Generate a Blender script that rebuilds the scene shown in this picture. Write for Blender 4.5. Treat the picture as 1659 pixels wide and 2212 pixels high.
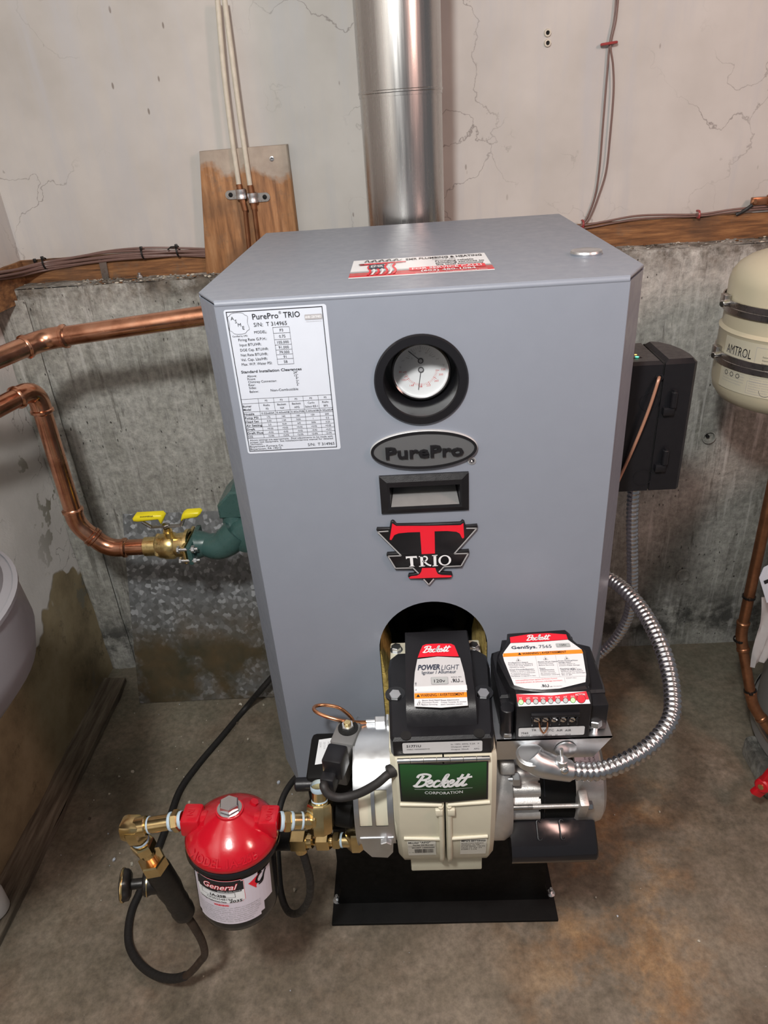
import bpy, bmesh, math, random
from mathutils import Vector as V, Matrix, noise
from mathutils.geometry import tessellate_polygon

for o in list(bpy.data.objects): bpy.data.objects.remove(o)
SC = bpy.context.scene
COL = SC.collection
R = math.radians
random.seed(7)

# ------------------------------------------------------------------ camera
FPX = 1517.14
CAM = V((-0.01501, -0.82144, 1.39879))
_p, _y, _r = 0.50994, 0.05304, -0.07301
ROT = Matrix.Rotation(_y, 3, 'Z') @ Matrix.Rotation(math.pi/2 - _p, 3, 'X') @ Matrix.Rotation(_r, 3, 'Z')
cd = bpy.data.cameras.new('camera'); cam = bpy.data.objects.new('camera', cd); COL.objects.link(cam)
cd.sensor_fit = 'HORIZONTAL'; cd.sensor_width = 36.0; cd.lens = FPX / 1659 * 36.0
cd.clip_start = 0.02
cam.matrix_world = Matrix.Translation(CAM) @ ROT.to_4x4()
SC.camera = cam

# ------------------------------------------------------------------ light
w = bpy.data.worlds.new('world'); SC.world = w; w.use_nodes = True
w.node_tree.nodes['Background'].inputs[0].default_value = (0.80, 0.82, 0.86, 1)
w.node_tree.nodes['Background'].inputs[1].default_value = 0.19
def area(name, loc, target, sx, sy, power, col, shape='RECTANGLE'):
    l = bpy.data.lights.new(name, 'AREA'); l.shape = shape; l.size = sx; l.size_y = sy
    l.energy = power; l.color = col
    o = bpy.data.objects.new(name, l); COL.objects.link(o); o.location = loc
    o.rotation_euler = (V(target) - V(loc)).to_track_quat('-Z', 'Y').to_euler()
    return o
pl = bpy.data.lights.new('ceiling_lamp', 'POINT'); pl.energy = 84; pl.color = (1.0, 0.985, 0.955); pl.shadow_soft_size = 0.065
po_ = bpy.data.objects.new('ceiling_lamp', pl); COL.objects.link(po_); po_.location = (-0.22, -0.95, 2.02)
area('warm_bounce_fill', (1.20, -0.75, 1.95), (0.45, 0.50, 1.15), 0.20, 0.45, 13.0, (1.0, 0.62, 0.53))  # added fill light standing in for reddish bounce from the right
vs = SC.view_settings
vs.view_transform = 'Standard'; vs.look = 'None'; vs.gamma = 1.0; vs.use_curve_mapping = False
vs.exposure = 0.0

# ------------------------------------------------------------------ pixel of the 1659x2212 photograph -> point on a real plane
def _ray(x, y): return ROT @ V(((x - 829.5) / FPX, -(y - 1106) / FPX, -1.0))
def PY(x, y, Y): d = _ray(x, y); return CAM + d * ((Y - CAM.y) / d.y)
def PZ(x, y, Z): d = _ray(x, y); return CAM + d * ((Z - CAM.z) / d.z)
def PX(x, y, X): d = _ray(x, y); return CAM + d * ((X - CAM.x) / d.x)

# ------------------------------------------------------------------ materials
MATS = {}
class NT:
    def __init__(s, name):
        s.m = bpy.data.materials.new(name); s.m.use_nodes = True; s.t = s.m.node_tree
        s.b = s.t.nodes['Principled BSDF']; s.x = None
    def n(s, typ, **kw):
        nd = s.t.nodes.new(typ)
        for k, v in kw.items():
            if k in nd.inputs: nd.inputs[k].default_value = v
            else: setattr(nd, k, v)
        return nd
    def l(s, a, b): s.t.links.new(a, b)
    def co(s, scale=(1, 1, 1), loc=(0, 0, 0)):
        tc = s.n('ShaderNodeNewGeometry'); mp = s.n('ShaderNodeMapping')
        mp.inputs['Scale'].default_value = scale; mp.inputs['Location'].default_value = loc
        s.l(tc.outputs['Position'], mp.inputs['Vector']); return mp.outputs[0]
    def noise(s, scale, detail=4, rough=0.55, stretch=(1, 1, 1), loc=(0, 0, 0), dist=0):
        nd = s.n('ShaderNodeTexNoise'); nd.inputs['Scale'].default_value = scale; nd.inputs['Detail'].default_value = detail
        nd.inputs['Roughness'].default_value = rough; nd.inputs['Distortion'].default_value = dist
        s.l(s.co(stretch, loc), nd.inputs['Vector']); return nd.outputs['Fac']
    def voro(s, scale, feature='F1', stretch=(1, 1, 1), out='Distance', loc=(0, 0, 0), warp=0):
        nd = s.n('ShaderNodeTexVoronoi'); nd.feature = feature
        if feature == 'SMOOTH_F1': nd.inputs['Smoothness'].default_value = 0.22
        nd.inputs['Scale'].default_value = scale
        c = s.co(stretch, loc)
        if warp:
            nz = s.n('ShaderNodeTexNoise'); nz.inputs['Scale'].default_value = 9; nz.inputs['Detail'].default_value = 6
            s.l(c, nz.inputs['Vector']); mx = s.n('ShaderNodeVectorMath', operation='MULTIPLY_ADD')
            s.l(nz.outputs['Color'], mx.inputs[0]); mx.inputs[1].default_value = (warp,)*3; s.l(c, mx.inputs[2]); c = mx.outputs[0]
        s.l(c, nd.inputs['Vector']); return nd.outputs[out]
    def ramp(s, fac, stops):
        r = s.n('ShaderNodeValToRGB'); e = r.color_ramp.elements
        while len(e) < len(stops): e.new(0.5)
        for el, (p, c) in zip(e, stops):
            el.position = p; el.color = (c, c, c, 1) if isinstance(c, (int, float)) else (*c, 1)
        s.l(fac, r.inputs[0]); return r.outputs[0]
    def mix(s, fac, a, b, typ='MIX'):
        m = s.n('ShaderNodeMix'); m.data_type = 'RGBA'; m.blend_type = typ
        for sock, val in ((m.inputs[0], fac), (m.inputs[6], a), (m.inputs[7], b)):
            if isinstance(val, (int, float)): sock.default_value = val
            elif isinstance(val, tuple): sock.default_value = (*val, 1)
            else: s.l(val, sock)
        return m.outputs[2]
    def math(s, op, a, b=0.0, c=0.0):
        m = s.n('ShaderNodeMath', operation=op)
        for i, v in enumerate((a, b, c)):
            if isinstance(v, (int, float)): m.inputs[i].default_value = v
            else: s.l(v, m.inputs[i])
        return m.outputs[0]
    def pos(s, ax):
        g = s.n('ShaderNodeNewGeometry'); x = s.n('ShaderNodeSeparateXYZ'); s.l(g.outputs['Position'], x.inputs[0]); return x.outputs[ax]
    def step(s, v, lo, hi):
        m = s.n('ShaderNodeMapRange'); s.l(v, m.inputs[0]); m.inputs[1].default_value = lo; m.inputs[2].default_value = hi; m.clamp = True
        return m.outputs[0]
    def color(s, c):
        if isinstance(c, tuple): s.b.inputs['Base Color'].default_value = (*c, 1)
        else: s.l(c, s.b.inputs['Base Color'])
        return s
    def rough(s, r):
        if isinstance(r, (int, float)): s.b.inputs['Roughness'].default_value = r
        else: s.l(r, s.b.inputs['Roughness'])
        return s
    def metal(s, v=1.0): s.b.inputs['Metallic'].default_value = v; return s
    def bump(s, h, strength=0.3, dist=0.002):
        b = s.n('ShaderNodeBump'); b.inputs['Strength'].default_value = strength; b.inputs['Distance'].default_value = dist
        s.l(h, b.inputs['Height']); s.l(b.outputs[0], s.b.inputs['Normal']); return s
    def done(s, key): MATS[key] = s.m; return s.m

def simple(key, col, rough=0.5, metal=0.0, var=0.12, vs=40, bump=0.0, bs=300, spec=None, coat=0.0):
    t = NT(key)
    nz = t.noise(vs, 3)
    f = t.ramp(nz, [(0.3, 1 - var), (0.7, 1.0)])
    t.color(t.mix(1.0, col, f, 'MULTIPLY'))
    t.rough(rough if not var else t.ramp(t.noise(vs*2.3, 3), [(0.3, max(0, rough*0.82)), (0.7, min(1, rough*1.15))]))
    t.metal(metal)
    if bump: t.bump(t.noise(bs, 2), bump, 0.0006)
    if spec is not None: t.b.inputs['Specular IOR Level'].default_value = spec
    if coat: t.b.inputs['Coat Weight'].default_value = coat; t.b.inputs['Coat Roughness'].default_value = 0.15
    return t.done(key)

def srgb(r, g, b):
    f = lambda c: c/12.92 if c <= 0.04045 else ((c+0.055)/1.055)**2.4
    return (f(r/255), f(g/255), f(b/255))

simple('jacket', (0.214, 0.240, 0.288), 0.42, 0, 0.03, 30, 0.10, 900)
simple('black_plastic', (0.010, 0.010, 0.012), 0.36, 0, 0.10, 60, 0.18, 900, spec=0.38)
simple('black_gloss', (0.010, 0.010, 0.012), 0.16, 0, 0.05, 60)
simple('black_paint', (0.007, 0.007, 0.007), 0.6, 0, 0.3, 25, 0.2, 500, spec=0.18)
simple('black_matte', (0.006, 0.006, 0.006), 0.9, 0, 0.2, 30)
simple('rubber', (0.016, 0.015, 0.015), 0.62, 0, 0.2, 60)
simple('grey_plastic', (0.16, 0.16, 0.16), 0.5, 0, 0.06, 60, 0.2, 900)
simple('cream', (0.63, 0.605, 0.48), 0.34, 0, 0.04, 40, 0.08, 500)
simple('tank_cream', (0.56, 0.51, 0.37), 0.36, 0, 0.05, 20)
simple('cast_alu', (0.62, 0.60, 0.58), 0.45, 0.85, 0.14, 60, 0.35, 700)
simple('zinc', (0.72, 0.74, 0.76), 0.36, 1.0, 0.12, 30)
simple('steel', (0.62, 0.62, 0.64), 0.22, 1.0, 0.12, 50)
simple('chrome', (0.85, 0.85, 0.85), 0.08, 1.0, 0.05, 50)
simple('brass', (0.88, 0.68, 0.34), 0.22, 1.0, 0.25, 55)
simple('brass_valve', (0.86, 0.68, 0.32), 0.30, 1.0, 0.15, 55)
simple('copper_new', (0.88, 0.42, 0.22), 0.22, 1.0, 0.15, 40)
simple('red_paint', (0.46, 0.005, 0.016), 0.18, 0, 0.06, 60, 0.12, 260, coat=0.5)
simple('red_handle', (0.60, 0.01, 0.02), 0.4, 0, 0.05, 60)
simple('green_cast', (0.050, 0.115, 0.108), 0.30, 0, 0.12, 40, 0.1, 400)
simple('yellow', (0.90, 0.76, 0.02), 0.35, 0, 0.04, 40)
simple('tape_white', (0.40, 0.52, 0.62), 0.6, 0, 0.10, 90)
simple('white_plastic', (0.72, 0.72, 0.72), 0.4, 0, 0.04, 30)
simple('silver_paint', (0.45, 0.46, 0.47), 0.4, 0.3, 0.08, 80, 0.1, 900)
simple('wire_brown', (0.17, 0.10, 0.085), 0.45, 0, 0.15, 40)
simple('wire_copper', (0.42, 0.22, 0.145), 0.4, 0.2, 0.1, 40)
simple('tube_cream', (0.58, 0.54, 0.45), 0.6, 0, 0.15, 70)
simple('tie_black', (0.008, 0.008, 0.008), 0.4)
simple('staple_red', (0.32, 0.05, 0.05), 0.4)
simple('hose_brown', (0.055, 0.035, 0.025), 0.5, 0, 0.5, 40)
simple('tar', (0.012, 0.010, 0.009), 0.45, 0, 0.4, 60, 0.6, 180)
simple('ceiling_board', (0.30, 0.28, 0.26), 0.8, 0, 0.15, 4)
simple('tank_grey', (0.20, 0.20, 0.215), 0.42, 0, 0.05, 8)
simple('heater_grey', (0.26, 0.26, 0.26), 0.35, 0, 0.1, 8)
simple('stain_silver', (0.5, 0.48, 0.46), 0.3, 1.0, 0.15, 50)
# flat print inks
for k, c in dict(paper=(0.55, 0.60, 0.68), ink=(0.012, 0.012, 0.016), red_ink=(0.72, 0.012, 0.03), orange_ink=(0.90, 0.27, 0.02),
                 white_ink=(0.74, 0.76, 0.78), grey_ink=(0.36, 0.36, 0.38), pink_ink=(0.62, 0.10, 0.10), navy_ink=(0.03, 0.04, 0.07),
                 silver_label=(0.56, 0.57, 0.58), led_off=(0.42, 0.45, 0.45), dial_face=(0.72, 0.74, 0.76), lilac_label=(0.62, 0.58, 0.66),
                 pale_label=(0.66, 0.66, 0.60), tank_label=(0.56, 0.53, 0.41), badge_grey=(0.095, 0.10, 0.105)).items():
    simple(k, c, 0.38, 0, 0.02, 60)
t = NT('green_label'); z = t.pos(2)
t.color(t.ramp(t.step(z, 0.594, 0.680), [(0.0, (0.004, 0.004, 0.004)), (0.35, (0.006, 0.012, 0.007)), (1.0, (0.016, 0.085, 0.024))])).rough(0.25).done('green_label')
for k, c, e in (('led_green', (0.25, 0.9, 0.2), 1.6), ('led_amber', (1.0, 0.55, 0.1), 3.0), ('led_teal', (0.1, 0.9, 0.5), 3.0)):
    t = NT(k); t.color(c).rough(0.3); t.b.inputs['Emission Color'].default_value = (*c, 1); t.b.inputs['Emission Strength'].default_value = e; t.done(k)
# brushed stainless flue
t = NT('flue_metal'); t.color((0.52, 0.51, 0.495)).metal()
t.rough(t.ramp(t.noise(6, 4, stretch=(30, 30, 1)), [(0.3, 0.22), (0.7, 0.30)]))
t.b.inputs['Anisotropic'].default_value = 0.0; t.bump(t.noise(60, 3, stretch=(20, 20, 0.4)), 0.012, 0.001).done('flue_metal')
# tarnished copper
t = NT('copper'); f = t.ramp(t.noise(22, 5, 0.6), [(0.3, (0.44, 0.20, 0.12)), (0.5, (0.70, 0.35, 0.22)), (0.75, (0.86, 0.50, 0.34))])
t.color(f).metal().rough(t.ramp(t.noise(35, 4), [(0.3, 0.14), (0.7, 0.30)])).done('copper')
t = NT('copper_dull'); f = t.ramp(t.noise(30, 5, 0.6), [(0.3, (0.22, 0.105, 0.055)), (0.7, (0.44, 0.21, 0.11))])
t.color(f).metal(0.85).rough(0.34).done('copper_dull')
# galvanised spangle
t = NT('galvanized')
v = t.voro(95, 'SMOOTH_F1', stretch=(1, 1, 1), out='Color'); sx = t.n('ShaderNodeSeparateColor'); t.l(v, sx.inputs[0])
c = t.ramp(sx.outputs[0], [(0.1, (0.15, 0.16, 0.165)), (0.7, (0.24, 0.255, 0.265)), (0.97, (0.48, 0.51, 0.54))])
rust = t.math('MULTIPLY', t.ramp(t.noise(5, 5, 0.6, loc=(2, 0, 1)), [(0.40, 0.0), (0.58, 1.0)]), t.step(t.pos(2), 0.30, 0.16))
c = t.mix(rust, c, t.ramp(t.noise(14, 4), [(0.3, (0.075, 0.070, 0.045)), (0.7, (0.15, 0.105, 0.055))]))
t.color(c).metal(0.35).rough(t.ramp(sx.outputs[1], [(0, 0.38), (1, 0.6)])).done('galvanized')
# weathered timber
def wood(key, a, b, c, st):
    t = NT(key); n1 = t.noise(9, 6, 0.65, stretch=st); n2 = t.noise(7, 4)
    col = t.ramp(n1, [(0.28, a), (0.5, b), (0.72, c)])
    col = t.mix(t.ramp(n2, [(0.50, 0.0), (0.68, 0.65)]), col, (0.06, 0.042, 0.030))
    col = t.mix(t.ramp(t.noise(26, 5, 0.7), [(0.55, 0.0), (0.70, 0.55)]), col, (0.13, 0.10, 0.075))
    return t, col, n1
t, c, n1 = wood('sill', (0.06, 0.028, 0.012), (0.20, 0.090, 0.034), (0.36, 0.18, 0.070), (1.2, 6, 14))
t.color(c).rough(0.8).bump(n1, 0.5, 0.003).done('sill')
t, c, n1 = wood('board', (0.17, 0.080, 0.036), (0.34, 0.165, 0.070), (0.46, 0.255, 0.125), (12, 6, 1.1))
paint = t.math('ADD', t.pos(2), t.math('MULTIPLY', t.noise(8, 5, 0.6), 0.16))
paint = t.step(paint, 1.385, 1.40)
c = t.mix(t.math('MULTIPLY', paint, 0.9), c, t.ramp(t.noise(30, 4), [(0.3, (0.30, 0.26, 0.22)), (0.7, (0.42, 0.37, 0.31))]))
edge = t.math('MULTIPLY', t.step(t.math('ADD', t.pos(0), t.math('MULTIPLY', t.noise(30, 4, stretch=(1, 1, 3)), 0.07)), -0.478, -0.484), t.step(t.pos(2), 1.27, 1.25))
c = t.mix(edge, c, (0.60, 0.57, 0.52))
t.color(c).rough(0.75).bump(n1, 0.25, 0.002).done('board')
t = NT('curb_wood'); n1 = t.noise(8, 6, 0.65, stretch=(10, 0.8, 6))
c = t.ramp(n1, [(0.3, (0.055, 0.043, 0.032)), (0.5, (0.14, 0.115, 0.085)), (0.75, (0.27, 0.23, 0.18))])
t.color(c).rough(0.85).bump(n1, 0.4, 0.003).done('curb_wood')
# yellow glass wool
t = NT('glass_wool'); n1 = t.noise(60, 5, 0.7, stretch=(1, 1, 3))
t.color(t.ramp(n1, [(0.3, (0.22, 0.15, 0.04)), (0.6, (0.52, 0.39, 0.11)), (0.8, (0.62, 0.50, 0.2))])).rough(0.95).bump(n1, 0.8, 0.004).done('glass_wool')
# painted plaster
t = NT('plaster')
n1 = t.noise(2.2, 5, 0.6); n2 = t.noise(5, 5, 0.65, stretch=(3.5, 3.5, 0.35), loc=(3, 0, 0)); n3 = t.noise(30, 4)
c = t.ramp(n1, [(0.3, (0.40, 0.382, 0.355)), (0.6, (0.53, 0.512, 0.487)), (0.8, (0.50, 0.505, 0.51))])
c = t.mix(t.ramp(n2, [(0.48, 0.0), (0.68, 0.6)]), c, (0.43, 0.435, 0.45))
crk = t.voro(4.2, 'DISTANCE_TO_EDGE', warp=0.25, loc=(5.2, 0, 1.3)); cm = t.ramp(crk, [(0.0, 1.0), (0.0085, 0.0)])
cm = t.math('MULTIPLY', cm, t.ramp(t.noise(3.0, 3, loc=(7, 1, 4)), [(0.45, 0.0), (0.60, 0.8)]))
c = t.mix(cm, c, (0.16, 0.14, 0.13))
sp = t.voro(26, stretch=(1.2, 1, 0.45), loc=(1, 4, 2)); sm = t.math('MULTIPLY', t.ramp(sp, [(0.055, 1.0), (0.085, 0.0)]), t.ramp(t.noise(4, 3, loc=(9, 2, 0)), [(0.46, 0.0), (0.54, 0.8)]))
c = t.mix(sm, c, (0.15, 0.12, 0.10))
t.color(c).rough(0.68).bump(n3, 0.12, 0.003).done('plaster')
# foundation concrete
t = NT('concrete')
n1 = t.noise(3.2, 7, 0.62); n2 = t.noise(6, 6, 0.6, stretch=(4.5, 4.5, 0.45)); n3 = t.noise(60, 6, 0.7)
c = t.ramp(n1, [(0.30, (0.185, 0.185, 0.160)), (0.5, (0.340, 0.340, 0.310)), (0.68, (0.46, 0.46, 0.43))])
c = t.mix(t.ramp(n2, [(0.48, 0.0), (0.75, 0.55)]), c, (0.47, 0.465, 0.44))
c = t.mix(t.ramp(t.noise(8, 6, 0.7, stretch=(3, 3, 0.7), loc=(2, 3, 4)), [(0.58, 0.0), (0.72, 0.7)]), c, (0.085, 0.078, 0.062))
c = t.mix(0.9, c, t.ramp(n3, [(0.3, 0.28), (0.7, 0.70)]), 'OVERLAY')
drip = t.ramp(t.noise(16, 5, 0.6, stretch=(5, 5, 0.22), loc=(3, 0, 1)), [(0.54, 0.0), (0.66, 0.55)])
c = t.mix(drip, c, (0.56, 0.56, 0.535))
c = t.mix(t.ramp(t.noise(12, 6, 0.7, stretch=(4, 4, 0.30), loc=(9, 0, 5)), [(0.60, 0.0), (0.68, 0.7)]), c, (0.10, 0.095, 0.08))
pit = t.voro(60, stretch=(1.3, 1, 0.6), warp=0.05); pm = t.math('MULTIPLY', t.ramp(pit, [(0.05, 1.0), (0.13, 0.0)]), t.ramp(t.noise(6, 3, loc=(1, 8, 3)), [(0.5, 0.0), (0.6, 0.8)]))
c = t.mix(pm, c, (0.04, 0.035, 0.03))
mold = t.math('MULTIPLY', t.ramp(t.noise(9, 6, 0.7, loc=(4, 4, 1)), [(0.42, 0.0), (0.56, 0.85)]), t.ramp(t.pos(2), [(0.02, 0.25), (0.06, 1.0), (0.13, 1.0), (0.22, 0.0)]))
c = t.mix(mold, c, (0.035, 0.035, 0.032))
dirt = t.math('MULTIPLY', t.ramp(t.noise(16, 6, 0.72, loc=(6, 2, 9)), [(0.40, 0.0), (0.58, 0.9)]), t.step(t.math('ADD', t.pos(2), t.math('MULTIPLY', t.noise(11, 5), 0.10)), 1.095, 1.150))
c = t.mix(dirt, c, t.ramp(t.noise(40, 4), [(0.35, (0.045, 0.034, 0.024)), (0.65, (0.17, 0.145, 0.115))]))
hgt = t.math('SUBTRACT', t.math('ADD', t.noise(20, 6, 0.7), n2), t.math('MULTIPLY', pm, 1.5))
t.color(c).rough(0.88).bump(hgt, 0.8, 0.008).done('concrete')
# left wall: old white paint over ochre concrete, flaked off below a ragged line
t = NT('painted_concrete')
n1 = t.noise(3.5, 6, 0.62, loc=(3, 1, 2)); n3 = t.noise(60, 5, 0.7)
wht = t.ramp(n1, [(0.3, (0.56, 0.54, 0.52)), (0.7, (0.72, 0.69, 0.67))])
crk = t.voro(5.5, 'DISTANCE_TO_EDGE', warp=0.3); cm = t.math('MULTIPLY', t.ramp(crk, [(0.0, 1.0), (0.012, 0.0)]), t.ramp(t.noise(4, 3), [(0.45, 0.0), (0.55, 0.85)]))
wht = t.mix(cm, wht, (0.09, 0.075, 0.06))
och = t.ramp(t.noise(7, 6, 0.65, loc=(8, 1, 2)), [(0.3, (0.17, 0.132, 0.076)), (0.5, (0.30, 0.24, 0.142)), (0.75, (0.39, 0.325, 0.21))])
och = t.mix(t.ramp(t.noise(14, 5, 0.7, loc=(3, 5, 2)), [(0.60, 0.0), (0.72, 0.8)]), och, (0.085, 0.065, 0.040))
edge = t.math('ADD', t.math('ADD', t.pos(2), t.math('MULTIPLY', t.pos(1), 0.03)), t.math('MULTIPLY', t.math('SUBTRACT', t.noise(5, 3, 0.5, loc=(1, 1, 6)), 0.5), 0.34))
c = t.mix(t.step(edge, 0.405, 0.412), och, wht)
chip = t.math('MULTIPLY', t.ramp(t.noise(9, 4, 0.6, loc=(5, 7, 7)), [(0.60, 0.0), (0.62, 1.0)]), t.step(t.pos(1), 0.60, 0.76))
c = t.mix(chip, c, (0.20, 0.185, 0.14))
t.color(c).rough(0.8).bump(t.math('ADD', n3, t.step(edge, 0.405, 0.412)), 0.3, 0.003).done('painted_concrete')
# floor
t = NT('floor_concrete')
n1 = t.noise(3.0, 8, 0.65); n2 = t.noise(13, 7, 0.68, loc=(3, 3, 0)); n3 = t.noise(70, 5, 0.7)
c = t.ramp(n1, [(0.28, (0.072, 0.062, 0.043)), (0.48, (0.155, 0.130, 0.096)), (0.68, (0.265, 0.222, 0.168))])
c = t.mix(t.ramp(n2, [(0.45, 0.0), (0.68, 0.55)]), c, (0.32, 0.268, 0.212))
c = t.mix(t.ramp(t.noise(6.5, 7, 0.7, loc=(6, 1, 0)), [(0.50, 0.0), (0.70, 0.75)]), c, (0.15, 0.108, 0.074))
rx = t.math('SUBTRACT', 1.0, t.math('MULTIPLY', t.math('ABSOLUTE', t.math('SUBTRACT', t.pos(0), 0.34)), 3.6))
rst = t.math('MULTIPLY', t.step(rx, 0.0, 0.7), t.ramp(t.noise(7.5, 6, 0.66, loc=(11, 4, 0)), [(0.46, 0.0), (0.64, 0.62)]))
c = t.mix(rst, c, t.ramp(n2, [(0.35, (0.30, 0.135, 0.045)), (0.65, (0.46, 0.29, 0.13))]))
grn = t.math('MULTIPLY', t.step(t.pos(1), 0.15, 0.6), t.ramp(t.noise(5, 5, loc=(2, 9, 0)), [(0.35, 0.0), (0.6, 0.6)]))
c = t.mix(grn, c, (0.16, 0.162, 0.122))
c = t.mix(0.8, c, t.ramp(n3, [(0.3, 0.30), (0.7, 0.68)]), 'OVERLAY')
t.color(c).rough(t.ramp(n2, [(0.3, 0.42), (0.7, 0.72)])).bump(t.math('ADD', n3, n2), 0.25, 0.002).done('floor_concrete')
t = NT('clear_film'); t.b.inputs['Roughness'].default_value = 0.25; t.b.inputs['Base Color'].default_value = (0.8, 0.8, 0.82, 1); t.b.inputs['Alpha'].default_value = 0.55; t.done('clear_film')
t = NT('gauge_glass'); t.b.inputs['Roughness'].default_value = 0.03; t.b.inputs['Base Color'].default_value = (1, 1, 1, 1); t.b.inputs['Alpha'].default_value = 0.06; t.done('gauge_glass')

# ------------------------------------------------------------------ geometry helpers
def basis(ax):
    ax = V(ax).normalized(); a = V((0, 0, 1)) if abs(ax.z) < 0.9 else V((1, 0, 0))
    u = a.cross(ax).normalized(); return u, ax.cross(u), ax
def cr(pts, n=8, closed=False):
    P = [V(p) for p in pts]; out = []; L = len(P)
    for i in range(L if closed else L - 1):
        g = lambda k: P[k % L] if closed else P[min(max(k, 0), L - 1)]
        a, b, c, d = g(i-1), g(i), g(i+1), g(i+2)
        for j in range(n):
            s = j / n; out.append(0.5*((2*b) + (c-a)*s + (2*a-5*b+4*c-d)*s*s + (3*b-a-3*c+d)*s**3))
    if not closed: out.append(P[-1])
    return out
class MB:
    def __init__(s): s.v = []; s.f = []; s.m = []; s.mats = []; s.sharp = 35
    def mi(s, m):
        if m not in s.mats: s.mats.append(m)
        return s.mats.index(m)
    def add(s, vs, fs, m):
        b = len(s.v); s.v += [V(p) for p in vs]; k = s.mi(m)
        for f in fs: s.f.append([b + i for i in f]); s.m.append(k)
        return s
    def bm(s, b, m, mat=None):
        if mat: bmesh.ops.transform(b, matrix=mat, verts=b.verts)
        b.verts.index_update(); s.add([v.co.copy() for v in b.verts], [[v.index for v in f.verts] for f in b.faces], m); b.free(); return s
    def box(s, c, size, m, bev=0.0, rot=None, seg=2):
        b = bmesh.new(); bmesh.ops.create_cube(b, size=1.0)
        bmesh.ops.scale(b, vec=V(size), verts=b.verts)
        if bev: bmesh.ops.bevel(b, geom=list(b.edges), offset=bev, segments=seg, affect='EDGES', profile=0.5)
        M = Matrix.Translation(V(c))
        if rot is not None: M = M @ rot.to_4x4()
        return s.bm(b, m, M)
    def bb(s, x0, x1, y0, y1, z0, z1, m, bev=0.0, seg=2):
        return s.box(((x0+x1)/2, (y0+y1)/2, (z0+z1)/2), (abs(x1-x0), abs(y1-y0), abs(z1-z0)), m, bev, None, seg)
    def prism(s, outer, o, u, v, depth, m, holes=(), bev=0.0, top_m=None):
        """polygon in (u,v) about o, extruded by depth along u x v (front face at o + n*depth)"""
        o, u, v = V(o), V(u), V(v); n = u.cross(v).normalized()
        loops = [list(outer)] + [list(h) for h in holes]
        area2 = lambda L: sum(L[i][0]*L[(i+1) % len(L)][1] - L[(i+1) % len(L)][0]*L[i][1] for i in range(len(L)))
        if area2(loops[0]) < 0: loops[0].reverse()
        for h in loops[1:]:
            if area2(h) > 0: h.reverse()
        tris = tessellate_polygon([[V((p[0], p[1], 0)) for p in L] for L in loops])
        flat = [p for L in loops for p in L]
        P = lambda p, d: o + u*p[0] + v*p[1] + n*d
        ft = []
        for t3 in tris:
            a, b, c = (flat[i] for i in t3)
            ft.append(list(t3) if (b[0]-a[0])*(c[1]-a[1]) - (c[0]-a[0])*(b[1]-a[1]) > 0 else list(t3)[::-1])
        if bev and not holes:
            L = loops[0]; cx = sum(p[0] for p in L)/len(L); cy = sum(p[1] for p in L)/len(L)
            ins = []
            for i in range(len(L)):
                a, b, c = V(L[i-1]), V(L[i]), V(L[(i+1) % len(L)])
                d1 = (b-a).normalized(); d2 = (c-b).normalized(); nn = V((-d1.y-d2.y, d1.x+d2.x))
                q = nn.length; nn = nn/q if q > 1e-6 else V((0, 0)); k = min(2.2, 2/max(q, 0.6))
                ins.append((b.x + nn.x*bev*k, b.y + nn.y*bev*k))
            rings = [[P(p, 0) for p in L], [P(p, depth - bev) for p in L], [P(p, depth) for p in ins]]
            N = len(L); vs_ = rings[0] + rings[1] + rings[2]
            fs = [[2*N + i for i in f] for f in ft] + [[i for i in f[::-1]] for f in ft]
            for k in range(2):
                for i in range(N): j = (i+1) % N; fs.append([k*N+i, k*N+j, (k+1)*N+j, (k+1)*N+i])
            return s.add(vs_, fs, m)
        N = len(flat)
        s.add([P(p, depth) for p in flat], ft, top_m or m)
        if depth > 1e-6:
            s.add([P(p, 0) for p in flat], [f[::-1] for f in ft], m)
            for L in loops:
                k = len(L); s.add([P(p, 0) for p in L] + [P(p, depth) for p in L], [[i, (i+1) % k, k+(i+1) % k, k+i] for i in range(k)], m)
        return s
    def lathe(s, prof, o, ax, m, seg=32, a0=0.0, a1=None, phase=0.0):
        u, v, w_ = basis(ax); o = V(o); full = a1 is None; n = seg if full else seg + 1
        span = 2*math.pi if full else a1 - a0; vs_ = []; fs = []
        for r, h in prof:
            for i in range(n):
                a = a0 + phase + span*i/seg; vs_.append(o + w_*h + (u*math.cos(a) + v*math.sin(a))*max(r, 1e-5))
        for k in range(len(prof)-1):
            for i in range(seg):
                j = (i+1) % n; fs.append([k*n+i, k*n+j, (k+1)*n+j, (k+1)*n+i])
        return s.add(vs_, fs, m)
    def cyl(s, a, b, r, m, seg=24, bev=0.0, r2=None):
        a, b = V(a), V(b); L = (b-a).length; r2 = r if r2 is None else r2
        p = [(0, 0), (r-bev, 0)] + ([(r, bev)] if bev else []) + ([(r2, L-bev)] if bev else []) + [(r2-bev, L), (0, L)]
        return s.lathe(p, a, b-a, m, seg)
    def hexn(s, a, b, r, m, phase=0.0, ch=0.12, seg=6):
        a, b = V(a), V(b); L = (b-a).length; c = min(r*ch, L*0.3)
        return s.lathe([(0, 0), (r*0.9, 0), (r, c), (r, L-c), (r*0.9, L), (0, L)], a, b-a, m, seg, phase=phase)
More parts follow.
